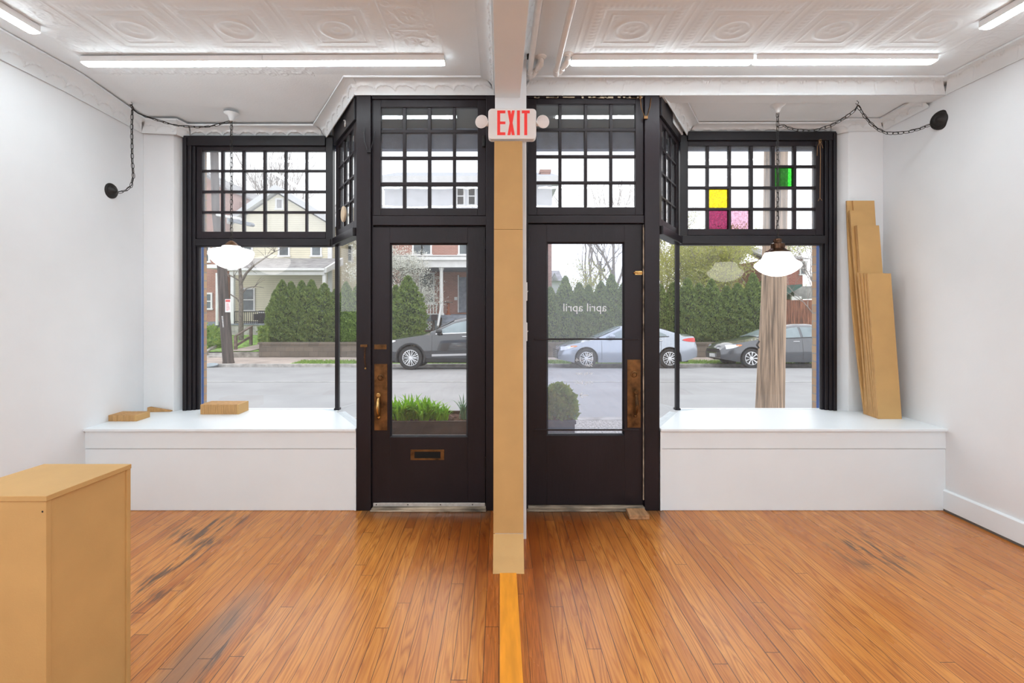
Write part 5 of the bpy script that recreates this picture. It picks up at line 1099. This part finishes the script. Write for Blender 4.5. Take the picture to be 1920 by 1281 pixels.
def tree(name, label, cat, loc, seed, h=6, r0=.12, spread=.55, depth=5, leaves=None, lsize=.12, ln=1, lean_=(0, 0), bark='bark', group=None, first=None, nb=3):
    rn = random.Random(seed); t = thing(name, label, cat, loc, group); q = MB(); tips = []
    def br(p, d, L, r, lv):
        pts = [p]; n_ = 4; dd = d.copy()
        for i in range(n_):
            dd = (dd + Vector((rn.gauss(0, .09), rn.gauss(0, .09), rn.gauss(0, .05) + .03))).normalized(); pts.append(pts[-1] + dd * L / n_)
        q.tube(pts, [r * (1 - .45 * i / n_) for i in range(n_ + 1)], 6 if lv > 2 else 4, caps=False)
        if lv <= 2: tips.extend(pts[1:])
        if lv == 0: return
        for k in range(nb if lv < depth else nb + 1):
            at = pts[n_ - (0 if k == 0 else rn.choice((0, 1, 1, 2)))]
            ax = Vector((rn.gauss(0, 1), rn.gauss(0, 1), rn.gauss(0, .35))).normalized()
            nd = (dd * (1 - spread) + ax * spread * (rn.uniform(.5, 1.2) if k else .5) + Vector((0, 0, .12))).normalized(); br(at, nd, L * rn.uniform(.62, .85), r * .52 if k else r * .6, lv - 1)
    br(Vector((0, 0, -.1)), Vector((lean_[0], lean_[1], 1)).normalized(), h * .32, r0, depth)
    if first: first(q)
    q.build('branches', M[bark], t, smooth=False, local=True)
    if leaves:
        lf = MB(); pts = []
        for p in tips:
            for _ in range(ln): pts.append((p + Vector((rn.gauss(0, .16), rn.gauss(0, .16), rn.gauss(0, .16))), (0, 0, 0)))
        leaf_cloud(lf, pts, lsize, rn, up=.1, asp=.5); lf.build('leaves' if leaves != 'blossom' else 'blossom', M[leaves], t, local=True)
    return t
def extra(q):
    o_ = Vector((X(452, 23.2), 23.2, -.1))
    def P_(px, py, d=23.2): return pw(px, py, d) - o_
    q.tube([P_(452, 640), P_(452, 600), P_(452, 540), P_(450, 508), P_(449, 480)], [.13, .11, .10, .07, .03], 8)
    q.tube([P_(452, 530), P_(462, 512), P_(476, 498), P_(498, 483), P_(515, 472), P_(535, 464)], [.07, .06, .045, .035, .02, .012], 6); q.tube([P_(498, 483), P_(510, 486), P_(520, 478)], [.02, .012, .006], 5)
    q.tube([P_(452, 570), P_(444, 560), P_(432, 552)], [.05, .035, .03], 6); q.tube([P_(453, 551), P_(462, 541), P_(478, 537), P_(495, 540)], [.04, .03, .018, .01], 6); q.tube([P_(451, 528), P_(438, 520), P_(424, 512), P_(405, 490)], [.04, .03, .02, .01], 6)
    rn = random.Random(9)
    for b0 in ((476, 498), (498, 483), (515, 472), (470, 505), (438, 520), (478, 537), (424, 512), (450, 490)):
        for _ in range(5): 
            dx, dy_ = rn.uniform(-22, 26), rn.uniform(-26, 10); q.tube([P_(*b0), P_(b0[0] + dx * .5, b0[1] + dy_ * .6, 23.2 + rn.uniform(-.3, .3)), P_(b0[0] + dx, b0[1] + dy_, 23.2 + rn.uniform(-.6, .6))], [.012, .008, .004], 4)
t = thing('street_tree', 'slim bare street tree with a long side branch, before the cream house', 'tree', (X(452, 23.2), 23.2, -.1)); q = MB(); extra(q); q.build('branches', M['bark'], t, smooth=True, local=True)
GB2 = 'leafless trees standing behind the houses'
tree('bare_tree', 'tall bare tree rising behind the roof of the cream house, the left one', 'tree', (X(505, 38), 38, 0), 21, h=14, r0=.28, spread=.42, depth=5, bark='bark_pale', group=GB2)
tree('bare_tree', 'tall bare tree rising behind the roof of the cream house, the right one', 'tree', (X(560, 40), 40, 0), 22, h=14, r0=.25, spread=.42, depth=5, bark='bark_pale', group=GB2)
tree('bare_tree', 'bare tree behind the brick house at the far left', 'tree', (X(415, 42), 42, 0), 23, h=13, r0=.25, spread=.45, depth=4, bark='bark_pale', group=GB2)
tree('bare_tree', 'bare tree left of centre above the hedge, seen through the right door', 'tree', (X(1087, 34), 34, 0), 24, h=9.5, r0=.15, spread=.45, depth=5, bark='bark_pale', group=GB2)
tree('bare_tree', 'leaning bare tree at the right edge of the right door glass', 'tree', (X(1180, 34), 34, 0), 25, h=12, r0=.20, spread=.42, depth=5, lean_=(-.22, 0), bark='bark_pale', group=GB2)
tree('bare_tree', 'bare tree over the fence at the far right', 'tree', (X(1545, 21.5), 21.5, -.3), 26, h=6, r0=.06, spread=.5, depth=5, lean_=(-.3, 0), bark='bark_pale', group=GB2)
tree('bare_tree', 'bare tree behind the hedge through the angled glass right of the doors', 'tree', (X(1250, 30), 30, 0), 27, h=8.5, r0=.15, spread=.5, depth=5, bark='bark_pale', group=GB2, leaves='bud', ln=3, lsize=.06)
GY = 'budding yellow green trees behind the hedge on the right'
for i, (px, d, s__, hh, n_) in enumerate([(1290, 27, 31, 6.6, 2), (1322, 29, 32, 6.6, 2), (1345, 26, 33, 6.8, 2), (1374, 28, 34, 7.6, 2), (1402, 26, 35, 7.0, 2), (1428, 28, 36, 7.6, 2)]):
    tree('budding_tree', f'budding yellow green tree above the hedge through the right display window, {ordn[i]} from the left', 'tree', (X(px, d), d, 0), s__, h=hh * .92, r0=.11, spread=.62, depth=5, leaves='bud', lsize=.065, ln=n_ * 3, bark='bark_pale', group=GY)
tree('budding_tree', 'thin yellow green shrub above the hedge through the right door', 'tree', (X(1095, 26), 26, 0), 41, h=4.6, r0=.08, spread=.62, depth=4, leaves='bud', lsize=.06, ln=5, bark='bark_pale', group=GY)
tree('blossom_tree', 'white blossoming tree at the left edge of the left door glass', 'tree', (X(742, 23.2), 23.2, -.3), 51, h=5.6, r0=.12, spread=.55, depth=5, leaves='blossom', lsize=.055, ln=9)
tree('blossom_tree', 'small tree with sparse white blossom before the brick house porch', 'tree', (X(790, 23.0), 23.0, -.3), 52, h=3.6, r0=.06, spread=.6, depth=4, leaves='blossom', lsize=.04, ln=5)
def bush(label, x, d, z, rx, rz, n, seed, m='bush', size=.1):
    rn = random.Random(seed); t = thing('garden_bush', label, 'bush', (x, d, z)); q = MB(); pts = []
    for _ in range(n):
        th = rn.uniform(0, 6.28); ph = math.acos(rn.uniform(-.1, 1)); r = rn.uniform(.75, 1.03); nv = (math.sin(ph) * math.cos(th), math.sin(ph) * math.sin(th), math.cos(ph)); pts.append(((nv[0]*r*rx, nv[1]*r*rx, nv[2]*r*rz), nv))
    leaf_cloud(q, pts, size, rn, up=.4); q.lathe([(rx*.8, 0), (rx*.85, rz*.35), (rx*.6, rz*.7), (0, rz*.85)], n=14); q.build('foliage', M[m], t, local=True); MB().tube([(0,0,-.05),(0,0,rz*.4)], .03, 6).build('stem', M['bark'], t, local=True); return t
bush('loose green garden bush left of the leaning pole', X(399, 21.6), 21.6, -.34, .55, .95, 1500, 61); bush('second low green bush by the brick house at the far left', X(385, 22.6), 22.6, -.33, .6, 1.0, 900, 62)
q = MB(); rn = random.Random(63); bx0, bx1, bz0, bz1 = X(488, 21.1), X(506, 21.1), -.1, Z(612, 21.1); q.box(bx0, bx1, 20.9, 21.6, bz0, bz1 - .03); pts = [((rn.uniform(bx0, bx1), 20.88 if rn.random() < .7 else rn.uniform(20.9, 21.6), rn.uniform(bz0, bz1)), (0, -1, .2)) for _ in range(500)] + [((rn.uniform(bx0, bx1), rn.uniform(20.9, 21.6), bz1 - .04), (0, 0, 1)) for _ in range(200)]
leaf_cloud(q, pts, .07, rn, up=.4); tag(q.build('clipped_hedge', M['bush']), 'small square clipped bush at the left end of the tall hedge', 'bush')
q = MB(); rn = random.Random(64)
for _ in range(16000):
    x_ = rn.uniform(-7.5, 14); y_ = rn.uniform(17.38, 18.45); h_ = rn.uniform(.03, .09); a = rn.uniform(0, 3.14); dx, dy_ = .012 * math.cos(a), .012 * math.sin(a)
    z_ = -.55; q.add([(x_ - dx, y_ - dy_, z_), (x_ + dx, y_ + dy_, z_), (x_ + rn.uniform(-.03, .03), y_, z_ + h_)], [(0, 1, 2)])
tag(q.build('verge_grass', M['bush']), 'blades of bright green grass on the verge beyond the cars', 'grass', kind='stuff')

# planters outside the doors
t = thing('planter_box', 'long dark wooden planter box outside the left door', 'planter', (-.62, 4.62, -.06)); dp_ = 4.42; zt2 = Z(790, dp_)
M['dark_planter'] = mat('dark_planter_wood', (.05, .032, .024), .6, vary=.35, scale=5, bump=.3, stretch=(.3, 1, 2))
x0, x1 = -1.12, -.02
q = MB(); q.box(x0, x1, dp_, dp_ + .022, -.05, zt2); q.box(x0, x1, dp_ + .43, dp_ + .452, -.05, zt2); q.box(x0, x0 + .022, dp_, dp_ + .45, -.05, zt2); q.box(x1 - .022, x1, dp_, dp_ + .45, -.05, zt2); q.box(x0, x1, dp_, dp_ + .45, -.05, -.03)
q.build('box', M['dark_planter'], t, bevel=.003); q = MB(); rn = random.Random(70)
P_ = [[(x0 + .022 + (x1 - x0 - .044) * i / 50, dp_ + .022 + .408 * j / 18, zt2 - .035 + rn.uniform(-.012, .014)) for j in range(19)] for i in range(51)]; q.grid(P_); q.build('mulch', M['soil'], t)
def blades(mb, cx_, cy_, cz_, n_, L_, W__, rn, rad=.04, droop=.9, stiff=.0):
    for _ in range(n_):
        th = rn.uniform(0, 6.28); ln_ = L_ * rn.uniform(.55, 1.1); out = rn.uniform(.15, .75) * droop; bx_, by_ = cx_ + rad * rn.gauss(0, .6), cy_ + rad * rn.gauss(0, .6); w = W__ * rn.uniform(.7, 1.2)
        dx, dy_ = math.cos(th), math.sin(th); L_p, R_p = [], []
        for i in range(6):
            f = i / 5; s = ln_ * f; o_ = out * s * (.35 + f * .9); z = s * (1 - out * f * f * .75); wd = w * (math.sin(PI * (.12 + .88 * f)) ** .7 if f < 1 else .02)
            L_p.append((bx_ + dx * o_ - dy_ * wd, by_ + dy_ * o_ + dx * wd, cz_ + z)); R_p.append((bx_ + dx * o_ + dy_ * wd, by_ + dy_ * o_ - dx * wd, cz_ + z))
        mb.grid([L_p, R_p])
GP = 'plants growing in the dark planter box'
rn = random.Random(71)
for i, (px, h_, n_) in enumerate([(740, .24, 70), (756, .27, 80), (774, .29, 90), (793, .28, 80), (811, .24, 70), (827, .19, 46)]):
    d = 4.60 + .03 * (-1) ** i; q = MB(); blades(q, X(px, d), d, zt2 - .03, n_, h_, .0095, rn, .045)
    tag(q.build('lily_clump', M['fresh'], smooth=False), f'bright green clump of strap leaves in the dark planter, {ordn[i]} from the left', 'plant', GP)
q = MB(); blades(q, X(869, 4.62), 4.62, zt2 - .03, 34, .25, .006, rn, .03, droop=.7); tag(q.build('daffodil_clump', M['fresh2']), 'blue green clump of narrow leaves at the right end of the dark planter', 'plant', GP)
t = thing('planter_box', 'blue grey planter box at the left edge of the right door glass', 'planter', (.5, 5.1, -.15)); d = 4.9; x0, x1 = .05, X(1078, d); zt3 = Z(789, d)
q = MB(); q.box(x0, x1, d, d + .4, -.149, zt3 - .02); q.box(x0, x1 + .012, d - .012, d + .412, zt3 - .035, zt3); q.build('box', mat('blue_grey_planter', (.045, .055, .10), .5), t, bevel=.004); MB().box(x0 + .02, x1 - .02, d + .02, d + .38, zt3, zt3 + .004).build('mulch', M['soil'], t)
bush('rounded bush with yellow green and reddish leaves in the blue grey planter', X(1046, 5.1), 5.1, zt3 + .02, .19, .30, 2600, 81, m='bush', size=.05)
q = MB(); rn = random.Random(82); blades(q, X(1066, 5.0), 5.0, zt3, 40, .10, .004, rn, .06, droop=1); tag(q.build('grass_tuft', M['fresh2']), 'low tuft of thin leaves at the front of the blue grey planter', 'plant')

# ------------------------------------------------------------------ cars
M['tyre'] = mat('black_tyre', (.025, .025, .026), .8); M['rim'] = mat('alloy_rim', (.70, .71, .73), .35, metal=.6); M['well'] = mat('wheel_well', (.012, .012, .013), .9)
M['car_glass'] = mat('car_window', (.22, .27, .29), .06, vary=.12, scale=2); M['car_trim'] = mat('black_car_trim', (.02, .02, .022), .4); M['chrome'] = mat('chrome_trim', (.85, .85, .87), .15, metal=1, vary=.02)
M['lamp_clear'] = mat('clear_lamp', (.75, .78, .82), .1, vary=.1, scale=30); M['lamp_red'] = mat('red_lamp', (.60, .04, .04), .15); M['lamp_amber'] = mat('amber_lamp', (.75, .25, .08), .2)
def interp(pts, x):
    if x <= pts[0][0]: return pts[0][1]
    for (a, b), (c, d_) in zip(pts, pts[1:]):
        if x <= c: f = (x - a) / (c - a); f2 = f; return b + (d_ - b) * f2
    return pts[-1][1]
def smoothp(pts, x, w=.07): return sum(interp(pts, x + o_) for o_ in (-w, -w/2, 0, w/2, w)) / 5
def car(label, paint, X0, Y0, Zg, Lc, Wc, top, belt, bot, wheels, wr, win, feats, roll=-.06, spokes=9, hub='alloy'):
    t = thing('car', label, 'car', (X0, Y0, Zg)); 
    def tz(x): return smoothp(top, x)
    def bz_(x): return min(smoothp(belt, x), tz(x) - .02)
    def ins0(x):
        e = 0
        if x < .75: e += .30 * (1 - x / .75) ** 2.4
        if x > Lc - .65: e += .22 * ((x - Lc + .65) / .65) ** 2.2
        return e
    def ins(x, z):
        b = interp(bot, x); s = bz_(x); e = ins0(x)
        if z <= s: f = (z - b) / max(.05, s - b); return e + .06 * (1 - math.sin(PI * min(1, .12 + f * .80))) + .015 * (f > .55) * (f - .55)
        h = (z - s) / max(.05, tz(x) - s); full = min(1, (tz(x) - s) / .35); return e + .045 + full * (.20 * h + .10 * h ** 5)
    arch = wr + .055; xs = sorted(set([round(i * Lc / 150, 4) for i in range(151)] + [round(w + arch * math.cos(a * PI / 16), 4) for w in wheels for a in range(17)]))
    rows = []; wins = []
    for x in xs:
        b = interp(bot, x)
        for w in wheels:
            if abs(x - w) < arch: b = max(b, wr + math.sqrt(max(0, arch ** 2 - (x - w) ** 2)))
        s = max(bz_(x), b + .02); tt = max(tz(x), s + .015); zz = [b + (s - b) * k / 7 for k in range(8)]; half = []
        half.append((ins(x, b) + .10, b)); 
        for z in zz: half.append((ins(x, z), z))
        up = max(0, tt - s); full = min(1, up / .35)
        for k in range(1, 6): z = s + up * k / 5 * (.985); half.append((ins(x, z) if full > .25 else ins(x, s) + .06 * k, z))
        yi = half[-1][0]
        for k in range(1, 5): f = k / 4; half.append((yi + (Wc / 2 - yi) * f, tt - .0 + .035 * (1 - (1 - f) ** 2)))
        ring = [(x, y, z) for y, z in half] + [(x, Wc - y, z) for y, z in reversed(half[:-1])]; rows.append(ring)
    q = MB(); q.grid(rows); q.add(rows[0], [tuple(range(len(rows[0])))]); q.add(rows[-1], [tuple(range(len(rows[-1])))]); q.build('body', paint, t, smooth=True, local=True)
    nr_ = len(rows[0]); j0 = 9; ws = feats['shield']; rs = feats['rear']
    for nm, (xa, xb), m_ in (('windshield', ws, 'car_glass'), ('rear_window', rs, 'car_glass')):
        rr_ = [r for r, x in zip(rows, xs) if xa <= x <= xb]; q = MB(); q.grid([[(p[0] + (-.012 if nm == 'windshield' else .012), p[1], p[2] + .012) for p in r[j0 + 4: nr_ - j0 - 4]] for r in rr_]); q.build(nm, M[m_], t, smooth=True, local=True)
    q = MB(); q.box(.35, Lc - .35, .12, Wc - .12, .22, .62); 
    q.build('underbody', M['well'], t, local=True)
    def side_strip(fn_lo, fn_hi, xa, xb, off=.006, n_=24, m_=5):
        P = []
        for i in range(n_ + 1):
            x = xa + (xb - xa) * i / n_; lo, hi = fn_lo(x), fn_hi(x); P.append([(x, ins(x, lo + (max(hi, lo + .001) - lo) * j / m_) - off, lo + (max(hi, lo + .001) - lo) * j / m_) for j in range(m_ + 1)])
        return P
    def both(P, nm, m_, par=t):
        q = MB(); q.grid(P); q.grid([[(x, Wc - y, z) for x, y, z in r] for r in P]); return q.build(nm, M[m_], par, smooth=True, local=True)
    for (xa, xb) in win['cols']: both(side_strip(lambda x: bz_(x) + .035, lambda x: min(tz(x) - win['dz'], interp(win['top'], x)), xa, xb), 'side_window', 'car_glass')
    q = MB(); P = side_strip(lambda x: bz_(x) + .012, lambda x: bz_(x) + .034, win['cols'][0][0] - .05, win['cols'][-1][1] + .08, .010, 40, 1); q.grid(P); q.grid([[(x, Wc - y, z) for x, y, z in r] for r in P]); q.build('belt_trim', M[feats.get('belt', 'car_trim')], t, local=True)
    if feats.get('moulding'):
        a, b, z0, z1 = feats['moulding']; both(side_strip(lambda x: z0 + (x - a) * .03, lambda x: z1 + (x - a) * .02, a, b, .014, 30, 2), 'door_moulding', 'chrome')
    if feats.get('cladding'):
        a, b, z1 = feats['cladding']; both(side_strip(lambda x: interp(bot, x), lambda x: z1, wheels[0] + arch, wheels[1] - arch, .010, 20, 2), 'sill_cladding', 'car_trim')
        for w in wheels:
            q = MB()
            for yy in (-.012, Wc - .03): q.tube([(w + (arch + .02) * math.cos(a_ * PI / 20), yy + .03, wr + (arch + .02) * math.sin(a_ * PI / 20)) for a_ in range(-2, 23)], .035, 6)
            q.build('arch_trim', M['car_trim'], t, smooth=True, local=True)
    for xd in feats['doors']:
        q = MB(); q.grid([[(xd + dx, ins(xd, z) - .003, z) for z in [interp(bot, xd) + .06 + (bz_(xd) - interp(bot, xd) - .08) * k / 8 for k in range(9)]] for dx in (-.004, .004)]); q.build('door_gap', M['car_trim'], t, local=True)
    for xh in feats['handles']:
        z = bz_(xh) - .10; y = ins(xh, z); q = MB(); q.tube([(xh - .10, y - .005, z), (xh - .08, y - .03, z + .003), (xh + .08, y - .03, z + .006), (xh + .10, y - .005, z + .006)], .013, 8); q.build('door_handle', M[feats.get('handle_m', 'chrome')], t, smooth=True, local=True)
    xm = feats['mirror']; zm = bz_(xm) + .10; ym = ins(xm, bz_(xm)) - .10
    for yy in (ym, Wc - ym): q = MB(); q.lathe([(0, -.10), (.06, -.09), (.085, -.03), (.08, .05), (.05, .09), (0, .10)], T(xm, yy, zm) @ RY(PI/2) @ Matrix.Diagonal((.85, 1.1, 1, 1)), 14); q.tube([(xm + .02, yy, zm - .06), (xm + .04, yy + (.1 if yy < Wc/2 else -.1), zm - .09)], .02, 6); q.build('wing_mirror', paint if feats.get('mp', True) else M['car_trim'], t, smooth=True, local=True)
    for nm, (xa, xb, z0, z1, zs), m_ in feats['lamps']:
        P = side_strip(lambda x: z0 + zs * (x - xa), lambda x: z1 + zs * (x - xa) if True else 0, xa, xb, .010, 12, 4); c_ = len(P) - 1
        for i, r in enumerate(P):
            f = i / c_; mid = (r[0][2] + r[-1][2]) / 2; k_ = (math.sin(PI * min(1, (f if xa < Lc/2 else 1 - f) * .55 + .45)) ** .6); P[i] = [(x, y, mid + (z - mid) * max(.05, k_)) for x, y, z in r]
        both(P, nm, m_)
    for a, b, z0, z1, yin, m_, nm in feats.get('front', []):
        q = MB(); q.box(a, b, yin, Wc - yin, z0, z1); q.build(nm, M[m_], t, bevel=.01, local=True)
    for w in wheels:
        for yy, sd in ((.02, -1), (Wc - .02, 1)):
            wb = bpy.data.objects.new('wheel', None)
            q = MB(); Mw = T(w, yy, wr) @ RX(PI/2 if sd < 0 else -PI/2)
            rrim = wr * .68
            q.lathe([(rrim, -.20), (wr * .94, -.20), (wr, -.17), (wr, -.03), (wr * .955, -.004), (wr * .85, .004), (rrim * 1.02, -.004), (rrim, -.02)], Mw, 40); wo_ = q.build('wheel', M['tyre'], t, smooth=True, local=True)
            q = MB(); q.lathe([(rrim, -.03), (rrim, -.004), (rrim * .93, -.002), (rrim * .91, -.035), (rrim * .90, -.10)], Mw, 40)
            for k in range(spokes):
                for dk in ((-.5, .5) if hub == 'alloy' else (0,)):
                    a = 2 * PI * k / spokes; a2 = a + dk * PI / spokes * .9
                    p0 = Mw @ Vector((.05 * math.cos(a), .05 * math.sin(a), -.022)); p1 = Mw @ Vector((rrim * .95 * math.cos(a2), rrim * .95 * math.sin(a2), -.012)); q.bar(p0, p1, .016 if hub == 'alloy' else .055, .022 if hub == 'alloy' else .012) if 0 else q.tube([p0, p1], [.014, .014] if hub == 'alloy' else [.012, .030], 5)
            q.lathe([(.065, -.03), (.06, -.012), (0, -.008)], Mw, 16); q.build('rim', M['rim'], wo_, smooth=True, local=True)
            q = MB(); q.lathe([(0, -.07), (rrim * .92, -.07)], Mw, 24); q.build('brake_disc', M['well'], wo_, local=True); bpy.data.objects.remove(wb)
    t.rotation_euler = (roll, 0, 0); return t
P1 = mat('black_blue_car_paint', (.022, .026, .033), .12, vary=.05, coat=1, spec=.6); P2 = mat('silver_blue_car_paint', (.36, .40, .46), .22, metal=.55, vary=.03, coat=1); P3 = mat('dark_grey_car_paint', (.085, .092, .105), .18, metal=.4, vary=.04, coat=1)
car('shiny black tall car parked across the street, seen through the left door', P1, X(769, 15.1) - .95, 15.1, -.455, 4.77, 1.88,
    [(0, .62), (.05, .80), (.25, .95), (.8, 1.06), (1.35, 1.13), (1.55, 1.18), (2.30, 1.56), (2.75, 1.655), (3.6, 1.67), (4.3, 1.60), (4.62, 1.25), (4.77, .9)],
    [(0, .60), (.3, .92), (1.3, 1.08), (2.2, 1.12), (3.6, 1.17), (4.77, 1.2)], [(0, .34), (.5, .26), (1.4, .25), (3.3, .25), (4.3, .28), (4.77, .42)], (.95, 3.72), .372,
    dict(cols=[(1.78, 2.86), (2.95, 3.75), (3.83, 4.3)], dz=.10, top=[(1.5, 1.14), (2.35, 1.50), (2.8, 1.56), (3.7, 1.56), (4.3, 1.42)]),
    dict(shield=(1.6, 2.3), rear=(4.35, 4.6), doors=[1.62, 2.92, 3.78], handles=[2.66, 3.5], mirror=1.85, lamps=[('headlamp', (.10, .48, .80, .92, .12), 'lamp_clear'), ('tail_lamp', (4.35, 4.7, .95, 1.12, 0), 'lamp_red')], moulding=(1.62, 3.3, .42, .49), cladding=(1, 2, .36), belt='chrome', mp=False,
         front=[(-.03, .12, .50, .82, .30, 'car_trim', 'grille')]), spokes=10)
car('silver blue saloon car parked across the street, seen through the right door', P2, X(1100, 15.6) - .90, 15.6, -.485, 4.57, 1.80,
    [(0, .55), (.05, .68), (.3, .80), (.9, .93), (1.25, .99), (1.5, 1.08), (2.15, 1.37), (2.6, 1.435), (3.0, 1.42), (3.5, 1.28), (3.95, 1.12), (4.3, 1.09), (4.45, 1.10), (4.52, .95), (4.57, .7)],
    [(0, .54), (.3, .76), (1.2, .93), (2.2, .95), (3.6, 1.02), (4.57, 1.05)], [(0, .30), (.5, .20), (1.4, .20), (3.2, .20), (4.1, .24), (4.57, .38)], (.90, 3.60), .325,
    dict(cols=[(1.55, 2.52), (2.60, 3.52)], dz=.085, top=[(1.45, .98), (2.15, 1.29), (2.6, 1.345), (3.0, 1.32), (3.52, 1.10)]),
    dict(shield=(1.28, 2.12), rear=(3.3, 3.95), doors=[1.40, 2.56, 3.32], handles=[2.38, 3.28], mirror=1.72, handle_m='chrome', lamps=[('headlamp', (.10, .52, .58, .70, .18), 'lamp_clear'), ('indicator', (.40, .62, .665, .735, .15), 'lamp_amber'), ('tail_lamp', (4.02, 4.50, .86, 1.00, 0), 'lamp_red')],
         front=[(-.03, .06, .32, .62, .30, 'car_trim', 'grille')] + [(-.045, .05, .34 + i * .055, .36 + i * .055, .32, 'chrome', 'grille_bar') for i in range(5)]), spokes=8)
g3 = car('dark grey saloon car parked across the street, behind the thick pole', P3, X(1411, 15.9) - .90, 15.9, -.51, 4.55, 1.78,
    [(0, .60), (.05, .72), (.3, .84), (.9, .95), (1.25, 1.01), (1.5, 1.10), (2.15, 1.39), (2.6, 1.455), (3.1, 1.45), (3.6, 1.32), (4.0, 1.15), (4.35, 1.12), (4.5, 1.0), (4.55, .7)],
    [(0, .58), (.3, .80), (1.2, .95), (2.2, .97), (3.6, 1.03), (4.55, 1.05)], [(0, .30), (.5, .20), (1.4, .20), (3.2, .20), (4.1, .24), (4.55, .38)], (.90, 3.57), .325,
    dict(cols=[(1.55, 2.55), (2.63, 3.55)], dz=.085, top=[(1.45, 1.0), (2.15, 1.31), (2.6, 1.365), (3.1, 1.35), (3.55, 1.14)]),
    dict(shield=(1.28, 2.12), rear=(3.4, 3.98), doors=[1.40, 2.59, 3.36], handles=[2.40, 3.30], mirror=1.72, handle_m='chrome', lamps=[('headlamp', (.14, .50, .62, .76, .16), 'lamp_clear'), ('indicator', (.42, .60, .70, .77, .15), 'lamp_amber'), ('tail_lamp', (4.1, 4.48, .88, 1.0, 0), 'lamp_red')],
         front=[(-.035, .06, .50, .64, .48, 'car_trim', 'grille'), (-.045, .05, .635, .655, .46, 'chrome', 'grille_bar'), (-.045, .05, .49, .505, .50, 'chrome', 'grille_bar'), (-.055, .02, .34, .46, .72, 'white_metal', 'number_plate')]), spokes=9, hub='cap')
